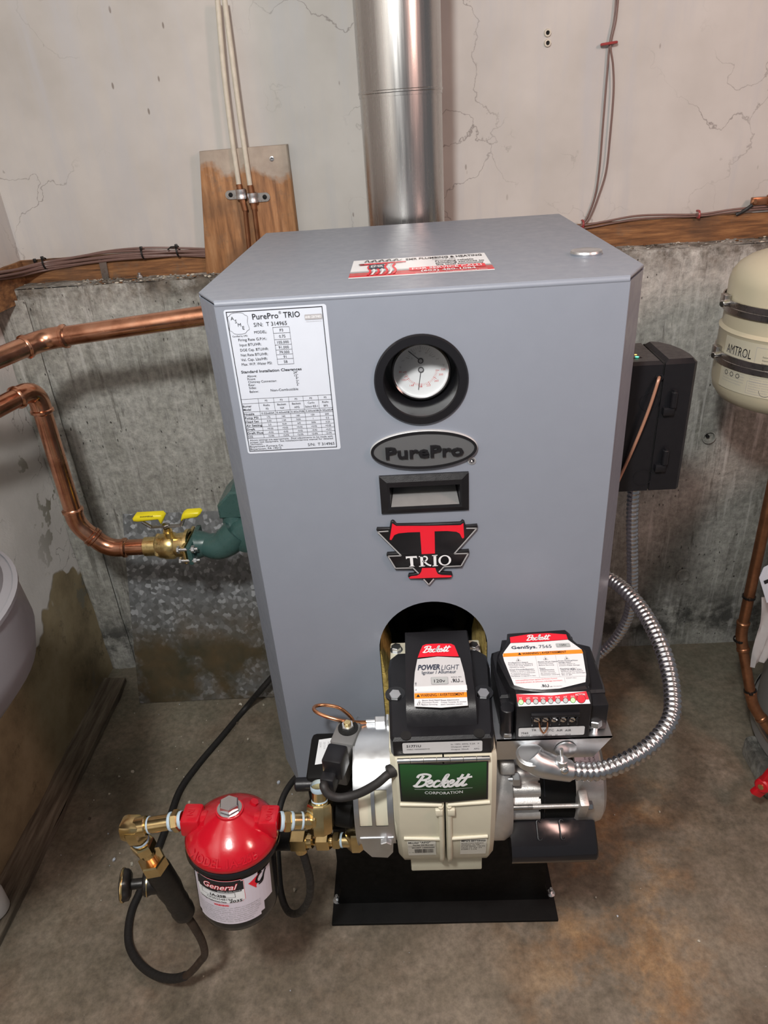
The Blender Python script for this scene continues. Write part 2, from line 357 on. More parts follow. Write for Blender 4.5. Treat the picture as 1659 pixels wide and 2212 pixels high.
    def tube(s, pts, r, m, seg=12, cap=True):
        P = [V(p) for p in pts]; n = len(P); rr = r if isinstance(r, (list, tuple)) else [r]*n
        T = [(P[min(i+1, n-1)] - P[max(i-1, 0)]).normalized() for i in range(n)]
        u, v, _ = basis(T[0]); vs_ = []; fs = []
        for i in range(n):
            if i:
                q = T[i-1].rotation_difference(T[i]); u = q @ u; u = (u - T[i]*u.dot(T[i])).normalized()
            w_ = T[i].cross(u)
            for k in range(seg):
                a = 2*math.pi*k/seg; vs_.append(P[i] + (u*math.cos(a) + w_*math.sin(a))*rr[i])
        for i in range(n-1):
            for k in range(seg):
                j = (k+1) % seg; fs.append([i*seg+k, i*seg+j, (i+1)*seg+j, (i+1)*seg+k])
        if cap: fs += [list(range(seg))[::-1], list(range((n-1)*seg, n*seg))]
        return s.add(vs_, fs, m)
    def ball(s, c, r, m, seg=16, sc=(1, 1, 1)):
        b = bmesh.new(); bmesh.ops.create_uvsphere(b, u_segments=seg, v_segments=seg//2, radius=r)
        bmesh.ops.scale(b, vec=V(sc), verts=b.verts); return s.bm(b, m, Matrix.Translation(V(c)))
    def build(s, name, parent=None, label=None, cat=None, group=None, kind=None, flat=False):
        if parent is None:
            xs = [p.x for p in s.v]; ys = [p.y for p in s.v]; zs = [p.z for p in s.v]
            org = V(((min(xs)+max(xs))/2, (min(ys)+max(ys))/2, min(zs)))
        else: org = V(parent['_org']) if '_org' in parent else V((0, 0, 0))
        me = bpy.data.meshes.new(name); me.from_pydata([p - org for p in s.v], [], s.f)
        for m in s.mats: me.materials.append(MATS[m])
        me.polygons.foreach_set('material_index', s.m); me.update()
        if not flat:
            me.polygons.foreach_set('use_smooth', [True]*len(s.f)); me.set_sharp_from_angle(angle=R(s.sharp))
        ob = bpy.data.objects.new(name, me); COL.objects.link(ob)
        if parent is None: ob.location = org
        else: ob.parent = parent
        ob['_org'] = list(org); tag(ob, label, cat, group, kind); return ob
def tag(o, label=None, cat=None, group=None, kind=None):
    for k, v in (('label', label), ('category', cat), ('group', group), ('kind', kind)):
        if v: o[k] = v
    return o
def thing(name, loc, label, cat, group=None):
    o = bpy.data.objects.new(name, None); COL.objects.link(o); o.location = V(loc); o['_org'] = list(loc)
    o.empty_display_size = 0.05
    return tag(o, label, cat, group)

# ---- flat print: one mesh per label, glyph outlines from the built-in font
_fc = {}
def glyphs(txt, bold=0.0):
    k = (txt, bold)
    if k not in _fc:
        c = bpy.data.curves.new('g', 'FONT'); c.body = txt; c.size = 1.0; c.resolution_u = 2; c.offset = bold
        ob = bpy.data.objects.new('g', c); me = bpy.data.meshes.new_from_object(ob)
        vs_ = [(v.co.x, v.co.y) for v in me.vertices]; fs = [list(p.vertices) for p in me.polygons]
        bpy.data.objects.remove(ob); bpy.data.curves.remove(c); bpy.data.meshes.remove(me); _fc[k] = (vs_, fs)
    return _fc[k]
CAPH = 0.70
class Decal:
    def __init__(s, o, u, v, warp=None, step=0.00025):
        s.o, s.u, s.v = V(o), V(u).normalized(), V(v).normalized(); s.n = s.u.cross(s.v).normalized()
        s.mb = MB(); s.warp = warp; s.st = step; s.lay = 0
    def P(s, x, y, k):
        return s.warp(x, y, k*s.st) if s.warp else s.o + s.u*x + s.v*y + s.n*(k*s.st)
    def poly(s, pts, m, k=1):
        pts = list(pts)
        tr = tessellate_polygon([[V((p[0], p[1], 0)) for p in pts]]); fs = []
        for t3 in tr:
            a, b, c = (pts[i] for i in t3)
            fs.append(list(t3) if (b[0]-a[0])*(c[1]-a[1]) - (c[0]-a[0])*(b[1]-a[1]) > 0 else list(t3)[::-1])
        s.mb.add([s.P(x, y, k) for x, y in pts], fs, m)
    def rect(s, x0, y0, x1, y1, m, k=1, n=1):
        if s.warp: n = max(n, int(abs(x1-x0)/0.006)+1)
        vs_ = []; 
        for i in range(n+1):
            x = x0 + (x1-x0)*i/n; vs_ += [s.P(x, y0, k), s.P(x, y1, k)]
        s.mb.add(vs_, [[2*i, 2*i+2, 2*i+3, 2*i+1] for i in range(n)], m)
    def rrect(s, x0, y0, x1, y1, r, m, k=1, n=4):
        if s.warp:
            s.rect(x0+r, y0, x1-r, y1, m, k); s.rect(x0, y0+r, x0+r, y1-r, m, k); s.rect(x1-r, y0+r, x1, y1-r, m, k); return
        pts = []
        for cx, cy, a in ((x1-r, y1-r, 0), (x0+r, y1-r, 90), (x0+r, y0+r, 180), (x1-r, y0+r, 270)):
            for i in range(n+1): q = R(a + 90*i/n); pts.append((cx + r*math.cos(q), cy + r*math.sin(q)))
        s.poly(pts, m, k)
    def frame(s, x0, y0, x1, y1, w_, m, k=2):
        s.rect(x0, y0, x1, y0+w_, m, k); s.rect(x0, y1-w_, x1, y1, m, k); s.rect(x0, y0, x0+w_, y1, m, k); s.rect(x1-w_, y0, x1, y1, m, k)
    def disc(s, x, y, r, m, k=1, n=20, ry=None):
        ry = ry or r; s.poly([(x + r*math.cos(2*math.pi*i/n), y + ry*math.sin(2*math.pi*i/n)) for i in range(n)], m, k)
    def ring(s, x, y, r0, r1, m, k=1, n=28, a0=0, a1=360, sy=1.0):
        vs_ = []
        for i in range(n+1):
            a = R(a0 + (a1-a0)*i/n)
            for r in (r0, r1): vs_.append(s.P(x + r*math.cos(a), y + r*sy*math.sin(a), k))
        s.mb.add(vs_, [[2*i, 2*i+1, 2*i+3, 2*i+2] for i in range(n)], m)
    def line(s, pts, w_, m, k=2, smooth=0):
        P = [V((p[0], p[1])) for p in pts]
        if smooth: P = [V((q.x, q.y)) for q in cr([(p[0], p[1], 0) for p in pts], smooth)]
        vs_ = []; n = len(P)
        for i in range(n):
            d = (P[min(i+1, n-1)] - P[max(i-1, 0)]); d = d.normalized() if d.length > 1e-9 else V((1, 0))
            ww = w_[i*len(w_)//n] if isinstance(w_, (list, tuple)) else w_
            e = V((-d.y, d.x))*ww/2; vs_ += [s.P(P[i].x - e.x, P[i].y - e.y, k), s.P(P[i].x + e.x, P[i].y + e.y, k)]
        s.mb.add(vs_, [[2*i, 2*i+2, 2*i+3, 2*i+1] for i in range(n-1)], m)
    def text(s, txt, x, y, h, m, k=2, align='l', bold=0.0, shear=0.0, fit=None, rot=0.0):
        vs_, fs = glyphs(txt, bold)
        if not vs_: return
        x0 = min(p[0] for p in vs_); x1 = max(p[0] for p in vs_); sc = h/CAPH; sx = sc
        if fit: sx = fit/(x1-x0)
        wd = (x1-x0)*sx; dx = {'l': 0, 'c': -wd/2, 'r': -wd}[align]; cc, ss = math.cos(rot), math.sin(rot)
        out = []
        for px, py in vs_:
            a = (px-x0)*sx + py*sc*shear + dx; b = py*sc
            out.append(s.P(x + a*cc - b*ss, y + a*ss + b*cc, k))
        s.mb.add(out, fs, m)
    def script(s, x, y, h, m, k=3, wd=0.13, sx=1.0):
        """hand-drawn cursive word mark: B e c k e t t"""
        E = [(0.62, .24), (0.80, .30), (0.84, .46), (0.72, .54), (0.62, .34), (0.66, .08), (0.82, 0), (0.98, .14)]
        T = [(0.26, .98), (0.18, .50), (0.14, .12), (0.22, -.01), (0.40, .12)]; T0 = [(-.04, .08), (0.12, .34), (0.22, .62)]
        S = [[(.26, .93), (.18, .5), (.07, .02)],
             [(-.02, .72), (.02, .95), (.30, 1.06), (.60, .96), (.58, .70), (.36, .55), (.20, .54)],
             [(.24, .54), (.50, .50), (.56, .26), (.40, .02), (.10, -.04), (-.06, .08)],
             E, [(1.24, .42), (1.16, .53), (1.02, .40), (1.00, .12), (1.14, -.01), (1.32, .12)],
             [(1.32, .12), (1.52, .70), (1.56, 1.02), (1.46, .96), (1.40, .45), (1.38, .0)],
             [(1.40, .26), (1.56, .52), (1.66, .50), (1.58, .32), (1.46, .27)], [(1.48, .28), (1.60, .03), (1.72, .0), (1.82, .14)],
             [(px + 1.16, py) for px, py in E], [(px + 2.10, py) for px, py in T], [(px + 2.42, py) for px, py in T], [(px + 2.10, py) for px, py in T0], [(px + 2.42, py) for px, py in T0],
             [(2.12, .64), (2.45, .66), (2.92, .72)]]
        for i, st in enumerate(S):
            s.line([(x + (px + py*0.30)*h*sx, y + py*h) for px, py in st], h*wd, m, k + 0.12*i, smooth=6)
    def build(s, name, parent, label=None): return s.mb.build(name, parent, label, flat=True)
# ================================================================== the room
YC, YP, XL, XP = 0.80, 0.89, -0.956, -0.915        # concrete face, plaster face, left concrete, left plaster
ZL, ZS = 1.112, 1.163                               # ledge of the foundation, top of the sill
def rough_sheet(mb, P, nu, nv, amp, sc, m, nrm):
    vs_ = []
    for j in range(nv+1):
        for i in range(nu+1):
            p = V(P(i/nu, j/nv)); vs_.append(p + V(nrm)*(amp*noise.fractal(p*sc, 1.0, 2.0, 4)))
    mb.add(vs_, [[j*(nu+1)+i, j*(nu+1)+i+1, (j+1)*(nu+1)+i+1, (j+1)*(nu+1)+i] for j in range(nv) for i in range(nu)], m)
X1, YF = 2.2, -2.2
b = MB(); rough_sheet(b, lambda a, c: (XL-0.05 + a*(X1-XL+0.05), YF + c*(YC+0.05-YF), 0.0), 150, 150, 0.0025, 5, 'floor_concrete', (0, 0, 1))
b.bb(XL-0.05, X1, YF, YC+0.05, -0.12, -0.02, 'floor_concrete'); b.build('floor', kind='structure')
b = MB(); b.sharp = 60
rough_sheet(b, lambda a, c: (XL + a*(X1-XL), YC, -0.01 + c*(ZL+0.01)), 220, 80, 0.006, 5, 'concrete', (0, -1, 0))
rough_sheet(b, lambda a, c: (XL + a*(X1-XL), YC + c*0.12, ZL), 220, 10, 0.006, 8, 'concrete', (0, -0.6, 0.8))
b.bb(XL, X1, YC+0.03, YC+0.25, 0, ZL-0.02, 'concrete'); fw = b.build('wall_foundation', kind='structure')
b = MB(); rough_sheet(b, lambda a, c: (XP + a*(X1-XP), YP, ZS-0.01 + c*1.12), 120, 60, 0.0025, 3, 'plaster', (0, -1, 0))
b.bb(XP, X1, YP+0.012, YP+0.08, ZS, ZS+1.12, 'plaster'); wb = b.build('wall_back', kind='structure')
b = MB(); rough_sheet(b, lambda a, c: (XL, YC+0.02 - a*3.0, -0.01 + c*(ZL-0.02)), 150, 60, 0.004, 5, 'painted_concrete', (1, 0, 0))
b.bb(XL-0.2, XL-0.02, YF, YC+0.02, 0, ZL-0.03, 'painted_concrete'); b.build('wall_left', kind='structure')
b = MB(); rough_sheet(b, lambda a, c: (XP, YP - a*3.0, ZS-0.01 + c*1.12), 80, 40, 0.0025, 3, 'plaster', (1, 0, 0))
b.bb(XP-0.1, XP-0.012, YF, YP, ZS, ZS+1.12, 'plaster'); b.build('wall_left_upper', kind='structure')
b = MB(); b.bb(XL-0.2, X1, YF, YP+0.2, 2.275, 2.33, 'ceiling_board'); b.build('ceiling', kind='structure')
def timber(name, x0, x1, y0, y1, z0, z1, ax, m='sill'):
    b = MB(); b.sharp = 60
    if ax == 'x':
        rough_sheet(b, lambda a, c: (x0 + a*(x1-x0), y0, z0 + c*(z1-z0)), 160, 8, 0.003, 14, m, (0, -1, 0))
        rough_sheet(b, lambda a, c: (x0 + a*(x1-x0), y0 + c*(y1-y0), z1), 160, 4, 0.003, 14, m, (0, -0.5, 0.8))
    else:
        rough_sheet(b, lambda a, c: (x1, y1 - a*(y1-y0), z0 + c*(z1-z0)), 120, 8, 0.003, 14, m, (1, 0, 0))
        rough_sheet(b, lambda a, c: (x1 - c*(x1-x0), y1 - a*(y1-y0), z1), 120, 4, 0.003, 14, m, (0.5, 0, 0.8))
    b.bb(x0, x1-0.006*(ax == 'y'), y0+0.006*(ax == 'x'), y1, z0, z1-0.006, m); return b.build(name, kind='structure')
timber('trim_1', XP, X1, YP-0.018, YP+0.03, ZL-0.004, ZS, 'x')
timber('trim_2', XL, XP+0.012, YF, YP-0.01, ZL-0.03, ZS, 'y')
timber('trim_3', XL, XL+0.068, YF, YC-0.075, 0.0, 0.018, 'y', 'curb_wood')
# mortar fillet in the corner of the two concrete walls
b = MB(); b.sharp = 60
rough_sheet(b, lambda a, c: (XL + 0.075*(1-math.cos(a*1.57)) + 0.012*c*0, YC - 0.012 - 0.004*math.sin(a*3) + 0*c, 0.0 + c*(ZL-0.02)), 6, 60, 0.006, 9, 'concrete', (0, -1, 0))
b.build('corner_mortar', parent=fw)
# round form-tie marks in the concrete and old screw holes in the plaster
for (x, y, r) in ((1531, 944, 0.017), (1476, 1242, 0.020)):
    p = PY(x, y, YC - 0.004); b = MB()
    b.lathe([(r, 0), (r*0.96, 0.004), (r*0.80, 0.004), (r*0.72, -0.004), (0, -0.004)], p, (0, -1, 0), 'concrete', 24)
    if r < 0.018: b.cyl(p + V((-0.004, 0.002, 0.003)), p + V((-0.004, -0.0045, 0.003)), 0.004, 'black_matte', 10)
    b.build('form_tie_mark', parent=fw)
for (x, y) in ((1183, 71), (1183, 93)):
    p = PY(x, y, YP - 0.002); b = MB()
    b.lathe([(0.0075, -0.002), (0.0065, 0.003), (0.004, 0.0032), (0.0036, -0.006), (0, -0.006)], p, (0, -1, 0), 'tube_cream', 14)
    b.lathe([(0.0036, -0.001), (0, -0.001)], p, (0, -1, 0), 'black_matte', 14); b.build('screw_hole', parent=wb)

# ---------------- leaning galvanised sheet
b = MB(); b.sharp = 60
tl, tr_, bl, br = V((-0.794, 0.788, 0.528)), V((-0.30, 0.788, 0.520)), V((-0.821, 0.632, 0.004)), V((-0.30, 0.640, 0.004))
rough_sheet(b, lambda a, c: (bl.lerp(br, a)).lerp(tl.lerp(tr_, a), c) + V((0, -0.006*math.sin(c*3.1), 0)), 40, 40, 0.003, 4, 'galvanized', (0, -1, 0.2))
n_ = len(b.v); b.add([p + V((0, 0.0015, 0.0)) for p in b.v[:n_]], [f[::-1] for f in b.f], 'galvanized')
b.build('metal_sheet', label='galvanized sheet metal panel leaning against the concrete wall, rusty at the foot', cat='metal sheet')

# ---------------- flue
fc = PY(878, 485, 0.68); fx = fc.x
fl = thing('flue_pipe', (fx, 0.68, 1.02), 'shiny stainless vertical flue pipe rising behind the grey boiler', 'flue pipe')
b = MB(); b.lathe([(0, 1.0), (0.0755, 1.0), (0.0755, 1.4405)], (fx, 0.68, 0), (0, 0, 1), 'flue_metal', 96); b.build('lower_section', fl)
b = MB(); b.lathe([(0.0765, 1.432), (0.0765, 2.274), (0, 2.274)], (fx, 0.68, 0), (0, 0, 1), 'flue_metal', 96); b.build('upper_section', fl)
b = MB(); b.lathe([(0.0765, 1.437), (0.0778, 1.438), (0.0778, 1.441), (0.0765, 1.442)], (fx, 0.68, 0), (0, 0, 1), 'flue_metal', 96); b.build('seam_bead', fl)
b = MB(); b.cyl((fx, 0.56, 1.06), (fx, 0.69, 1.06), 0.070, 'flue_metal', 48); b.build('boiler_collar', fl)

# ---------------- pipe board with two risers
bt = thing('pipe_board', PY(445, 600, 0.858), 'orange-brown wooden board with grey paint at top screwed to plaster wall', 'board')
TL, TR, BL = PY(430, 327, 0.858), PY(618, 312, 0.858), PY(446, 607, 0.858)
BR = V((TR.x + 0.002, 0.858, BL.z - 0.004))
b = MB(); b.sharp = 60
pts = [(p.x, p.z) for p in (BL, BR, TR, TL)]
b.prism(pts, (0, 0.8895, 0), (1, 0, 0), (0, 0, 1), 0.0315, 'board', bev=0.002); b.build('plank', bt)
for (x, y) in ((587, 343),):
    p = PY(x, y, 0.858); b = MB(); b.lathe([(0.005, 0.0), (0.005, 0.001), (0.003, 0.0016), (0, 0.0008)], p, (0, -1, 0), 'steel', 12)
    b.box(p + V((0, -0.0012, 0)), (0.006, 0.001, 0.0012), 'black_matte'); b.build('screw', bt)
def strap(px, side, lab):
    c = PY(px[0], px[1], 0.848); g = thing('pipe_strap', c, lab, 'pipe strap', 'pipe straps on the board')
    b = MB(); 
    b.lathe([(0.0100, -0.010), (0.0112, -0.0095), (0.0112, -0.004), (0.0104, -0.002), (0.0112, 0.002), (0.0112, 0.0095), (0.0100, 0.010)], c, (0, 0, 1), 'zinc', 20)
    b.lathe([(0.0090, 0.010), (0.0090, -0.010)], c, (0, 0, 1), 'zinc', 20); b.build('loop', g)
    e = c + V((side*0.025, 0.008, 0.0)); b = MB()
    b.prism([(side*0.004, -0.0075), (side*0.022, -0.0075)] + [(side*(0.022 + 0.0075*math.cos(R(a))), 0.0075*math.sin(R(a))) for a in range(-75, 76, 25)] + [(side*0.022, 0.0075), (side*0.004, 0.0075)],
            c + V((0, 0.0085, -0.001)), (1.25, 0, 0), (0, 0, 1.2), 0.0015, 'stain_silver'); b.build('tab', g)
    b = MB(); q = c + V((side*0.021, 0.007, -0.001)); b.lathe([(0.0050, 0), (0.0046, 0.0014), (0, 0.002)], q + V((side*0.004, 0, 0)), (0, -1, 0), 'black_paint', 12); b.build('screw', g)
strap((521, 419), -1, 'shiny pipe strap with its tab to the left on the wooden board')
strap((546, 427), 1, 'shiny pipe strap with its tab to the right on the wooden board')
def riser(name, top, bot, low, end, lab):
    g = thing(name, end, lab, 'pipe'); b = MB()
    mid = [PY(x, y, 0.864 - 0.016*(i/(len(top)-1))) for i, (x, y) in enumerate(top)]
    b.tube(cr(mid, 8), 0.0055, 'tube_cream', 12); b.build('painted_tube', g)
    b = MB(); c0 = PY(bot[0], bot[1], 0.848); c1 = PY(low[0], low[1], 0.848); b.tube([mid[-1].lerp(c0, 0), c0, c1], 0.0066, 'copper_dull', 14); b.build('copper_sleeve', g)
    b = MB(); b.tube([c1 + V((0, 0, 0.01)), end], 0.0048, 'copper_dull', 12); b.build('copper_tube', g)
# continue the two risers down behind the boiler to the floor side
riser('copper_riser', [(470, 0), (483, 150), (500, 290), (516, 398)], (520, 418), (530, 455), V((-0.372, 0.848, 1.02)), 'left of two thin cream-painted copper tubes on the wooden board')
riser('copper_riser', [(485, 0), (497, 90), (518, 250), (540, 400)], (545, 425), (549, 452), V((-0.345, 0.848, 1.02)), 'right of two thin cream-painted copper tubes on the wooden board')

# ---------------- dirt on the foundation ledge
random.seed(21); b = MB()
for i in range(420):
    x = random.uniform(-0.93, -0.40) if i < 240 else random.uniform(0.30, 1.1); y = random.uniform(YC - 0.002, YP - 0.022); s_ = random.uniform(0.001, 0.0042)
    bm_ = bmesh.new(); bmesh.ops.create_icosphere(bm_, subdivisions=1, radius=s_)
    for v_ in bm_.verts: v_.co = V((v_.co.x*random.uniform(0.7, 1.8), v_.co.y, v_.co.z*0.6))*random.uniform(0.7, 1.3)
    b.bm(bm_, random.choice(('curb_wood', 'concrete', 'concrete', 'sill', 'tube_cream')), Matrix.Translation((x, y, ZL + 0.001)))
b.build('ledge_debris', label='loose dirt and grit lying on the concrete ledge below the sill', cat='debris', kind='stuff')
# ---------------- cables on the sill, left
random.seed(3)
base = [(-20, 593), (30, 585), (90, 575), (150, 566), (230, 555), (310, 549), (390, 546), (450, 546)]
for i in range(7):
    pts = []
    for j, (x, y) in enumerate(base):
        oy = (i-3)*2.7 + 2.5*math.sin(i*2.1 + j*0.9)
        if i < 2 and 3 < j < 6: oy -= 3
        pts.append(PX(x, y + 4 + oy, XP + 0.022 + 0.004*(i % 3)) if j < 2 else PY(x, y + oy, YP - 0.022 - 0.004*((i*3 + j) % 3)))
    b = MB(); b.tube(cr(pts, 8), 0.0030 if i % 3 else 0.0023, 'wire_brown', 8)
    pos = ['topmost', 'second from top', 'third from top', 'middle', 'third from bottom', 'second from bottom', 'lowest'][i]
    b.build('cable', label='%s brown cable in the bundle along the wooden sill left of boiler' % pos, cat='cable', group='brown cables on the sill')
for k, (x, y) in enumerate(((82, 571), (98, 566), (310, 545), (385, 540))):
    p = PY(x, y + 3, YP - 0.024); g = thing('cable_tie', p, 'black cable tie around the brown cable bundle, %s from the left corner' % ('first', 'second', 'third', 'fourth')[k], 'cable tie', 'cable ties on the bundle')
    b = MB(); b.lathe([(0.0125, -0.002), (0.0132, -0.002), (0.0132, 0.002), (0.0125, 0.002)], p, (1, 0, 0.1), 'tie_black', 14); b.build('band', g)
    b = MB(); b.box(p + V((0, -0.008, 0.013)), (0.006, 0.006, 0.008), 'tie_black', 0.001)
    if k == 3: b.tube([p + V((0, -0.008, 0.012)), p + V((-0.012, -0.01, 0.012)), p + V((-0.02, -0.012, 0.006))], 0.0016, 'tie_black', 6)
    b.build('head', g)
# galvanised hold-down strap and anchor bolt on the sill
p0, p1 = PY(219, 562, YP - 0.022), PY(230, 605, YP - 0.027)
b = MB(); d = (p1 - p0); c = (p0 + p1)/2
b.prism([(-0.009, 0.028), (-0.008, -0.022), (-0.006, -0.026), (0.006, -0.026), (0.008, -0.022), (0.009, 0.028)], (c.x, YP-0.0215, c.z), (1, 0, 0), (0.05, 0, 1), 0.002, 'stain_silver')
b.bb(c.x - 0.009, c.x + 0.009, YP-0.0235, YP+0.0, c.z+0.026, c.z+0.028, 'stain_silver')
b.build('sill_strap', label='dull metal anchor strap bent over the wooden sill left of boiler', cat='metal strap')
p = PY(303, 601, YP - 0.035); b = MB(); b.cyl((p.x, p.y, ZL-0.01), (p.x, p.y, ZL+0.012), 0.004, 'zinc', 12); b.hexn((p.x, p.y, ZL), (p.x, p.y, ZL+0.006), 0.0075, 'zinc')
b.build('anchor_bolt', label='small zinc anchor bolt standing on the concrete ledge', cat='bolt')
# ---------------- cables right
def wire(name, pts, r, lab, m='wire_brown'):
    b = MB(); b.tube(cr(pts, 10), r, m, 8); b.build(name, label=lab, cat='cable', group='brown wires right of the flue')
W = YP - 0.006
wire('cable', [PY(x, y, W) for x, y in ((1332, -20), (1327, 40), (1317, 95), (1312, 150), (1303, 260), (1295, 360), (1286, 420), (1270, 465), (1254, 487))] + [PY(1230, 492, W), PY(1180, 495, W)], 0.0020, 'left brown wire of the pair hanging on the plaster, right of the flue')
wire('cable', [PY(x, y, W-0.004) for x, y in ((1336, -20), (1330, 40), (1319, 95), (1324, 140), (1325, 200), (1317, 300), (1309, 370), (1294, 420), (1276, 465), (1258, 487))] + [PY(1236, 495, W-0.004), PY(1190, 499, W-0.004)], 0.0020, 'right brown wire of the pair hanging on the plaster, right of the flue')
wire('cable', [PY(x, y, W-0.014) for x, y in ((1210, 492), (1260, 487), (1310, 478), (1370, 467), (1430, 464), (1510, 463), (1580, 453), (1640, 447), (1700, 444))], 0.0023, 'brown wire running along top of the right wooden sill')
wire('cable', [PY(x, y+3, W-0.018) for x, y in ((1215, 494), (1270, 489), (1330, 478), (1390, 469), (1440, 466), (1510, 464), (1580, 455), (1640, 449), (1700, 447))], 0.0017, 'thinner brown wire just below another along the right wooden sill')
for k, (x, y, w_) in enumerate(((1316, 95, 0.026), (1259, 484, 0.012), (1509, 463, 0.012))):
    p = PY(x, y, W - 0.006 - 0.014*(k > 0)); b = MB(); h = w_/2
    if k == 0: b.tube(cr([p + V((-h, 0.008, 0)), p + V((-h, -0.001, 0.0)), p + V((h, -0.001, 0.002)), p + V((h, 0.008, 0.002))], 4), 0.0026, 'staple_red', 8)
    else: b.tube(cr([p + V((0, 0.012, h)), p + V((0, -0.003, h)), p + V((0, -0.005, -h)), p + V((0, 0.01, -h))], 4), 0.0024, 'staple_red', 8)
    b.build('cable_staple', label=('red cable staple holding the hanging wire pair high on the plaster', 'red cable staple at the sill beside the boiler top', 'red cable staple in middle of the right sill')[k], cat='staple', group='red cable staples')
p = PY(1640, 434, YP - 0.02); g = thing('pipe_clamp', p, 'copper pipe clamp with black strap on plaster at right picture edge', 'pipe clamp')
b = MB(); b.lathe([(0.013, -0.01), (0.0145, -0.01), (0.0145, 0.01), (0.013, 0.01)], p + V((0.03, 0, 0.0)), (0, 0, 1), 'copper_dull', 20); b.box(p + V((0.0, 0, 0)), (0.034, 0.012, 0.016), 'copper_dull', 0.002); b.build('band', g)
b = MB(); q = p + V((-0.013, -0.004, 0.0)); b.cyl(q, q + V((0, -0.008, 0)), 0.0055, 'copper_new', 12, 0.001); b.build('screw', g)
b = MB(); a = PY(1590, 464, YP - 0.022); b.tube(cr([a, PY(1608, 455, YP-0.026), PY(1625, 443, YP-0.028)], 6), [0.004]*12 + [0.005], 'rubber', 8); b.build('strap', g)
# ================================================================== copper pipework, left
def elbow_ring(mb, p, d, r, m='copper'):
    p, d = V(p), V(d).normalized()
    mb.lathe([(r*1.02, -0.010), (r*1.10, -0.009), (r*1.10, -0.004), (r*1.24, -0.002), (r*1.24, 0.003), (r*1.08, 0.005), (r*1.02, 0.007)], p, d, m, 28)
def bend(mb, a, b_, c, r, t=0.045, m='copper', n=8):
    """socket elbow around corner b_ between legs a-b_ and b_-c"""
    a, b_, c = V(a), V(b_), V(c); d1 = (b_-a).normalized(); d2 = (c-b_).normalized(); p0 = b_ - d1*t; p1 = b_ + d2*t
    pts = [p0 - d1*0.012] + [p0.lerp(b_, k/n).lerp(b_.lerp(p1, k/n), k/n) for k in range(n+1)] + [p1 + d2*0.012]
    mb.tube(pts, r*1.10, m, 24); elbow_ring(mb, pts[0], -d1*1, r, m); elbow_ring(mb, pts[-1], d2, r, m)
r = 0.0185
YA = 0.52
A0 = V((-0.262, YA, PY(430, 676, YA).z + 0.006)); A1 = PY(95, 733, YA); A2 = A1 + (PY(-60, 797, 0.38) - A1)
A3 = A1 + (A2 - A1).normalized()*0.42
g = thing('copper_pipe', A1, 'wide copper pipe running left from the boiler side near its top', 'pipe')
b = MB(); b.tube([A0, A1.lerp(A0, 0.1)], r, 'copper', 28); b.build('straight_run', g)
b = MB(); bend(b, A0, A1, A3, r, 0.030); b.build('elbow', g)
b = MB(); b.tube([A1.lerp(A3, 0.08), A3.lerp(A1, 0.03)], r, 'copper', 28); b.build('angled_run', g)
AW = V((XL - 0.01, A3.y - 0.02, A3.z)); b = MB(); bend(b, A1, A3, AW, r, 0.036); b.build('elbow', g)
b = MB(); b.tube([A3.lerp(AW, 0.1), AW], r, 'copper', 28); b.build('wall_stub', g)
# lower return: horizontal stub, elbow, drop, two 45s, valve
YB = 0.52
B1 = PY(76, 838, YB); B0 = B1 + (PY(-70, 915, 0.36) - B1).normalized()*0.40
B2 = PY(165, 1135, YB); B2.x = B1.x - 0.004
B3 = PY(232, 1176, YB); B3.z = PY(290, 1182, YB).z; B4 = V((PY(305, 1180, YB).x, YB, B3.z))
g = thing('copper_pipe', B2, 'wide copper pipe dropping down beside the corner to the brass valve', 'pipe')
b = MB(); b.tube([B0.lerp(B1, 0.03), B1.lerp(B0, 0.08)], r, 'copper', 28); b.build('upper_run', g)
BW = V((XL - 0.01, B0.y - 0.02, B0.z)); b = MB(); bend(b, BW, B0, B1, r, 0.036); b.build('elbow', g)
b = MB(); b.tube([B0.lerp(BW, 0.1), BW], r, 'copper', 28); b.build('wall_stub', g)
b = MB(); bend(b, B0, B1, B2, r, 0.036); b.build('elbow', g)
b = MB(); b.tube([B1.lerp(B2, 0.08), B2.lerp(B1, 0.04)], r, 'copper', 28); b.build('drop', g)
b = MB(); bend(b, B1, B2, B3, r, 0.026); b.build('elbow', g)
b = MB(); bend(b, B2, B3, B4, r, 0.026); b.build('elbow', g)
b = MB(); b.tube([B3.lerp(B4, 0.3), B4 + V((0.02, 0, 0))], r, 'copper', 28); b.build('tail', g)
zc = B4.z
def bx(px): return PY(px, 1180, YB).x
# ball valve
g = thing('ball_valve', (bx(360), YB, zc - 0.03), 'brass ball valve with yellow lever between copper pipe and green pump', 'valve')
b = MB(); b.lathe([(0.0195, bx(312)-bx(360)), (0.022, bx(314)-bx(360)), (0.022, bx(340)-bx(360)), (0.026, bx(343)-bx(360)), (0.0285, bx(352)-bx(360)), (0.0285, bx(354)-bx(360)), (0.031, 0.0), (0.031, 0.018), (0.027, 0.024), (0.029, bx(398)-bx(360)), (0.029, bx(405)-bx(360)), (0, bx(405)-bx(360))], (bx(360), YB, zc), (1, 0, 0), 'brass_valve', 36)
b.build('body', g)
b = MB(); b.hexn((bx(340), YB, zc), (bx(352), YB, zc), 0.030, 'brass_valve', 0.3); b.build('end_nut', g)
b = MB(); b.lathe([(0, -0.009), (0.036, -0.009), (0.036, -0.002), (0.03, 0.0), (0.03, 0.0)], (bx(414), YB, zc), (1, 0, 0), 'brass_valve', 30)
b.box((bx(411), YB, zc), (0.008, 0.096, 0.044), 'brass_valve', 0.003); b.build('flange', g)
sc = V((bx(374), YB - 0.006, zc + 0.026))
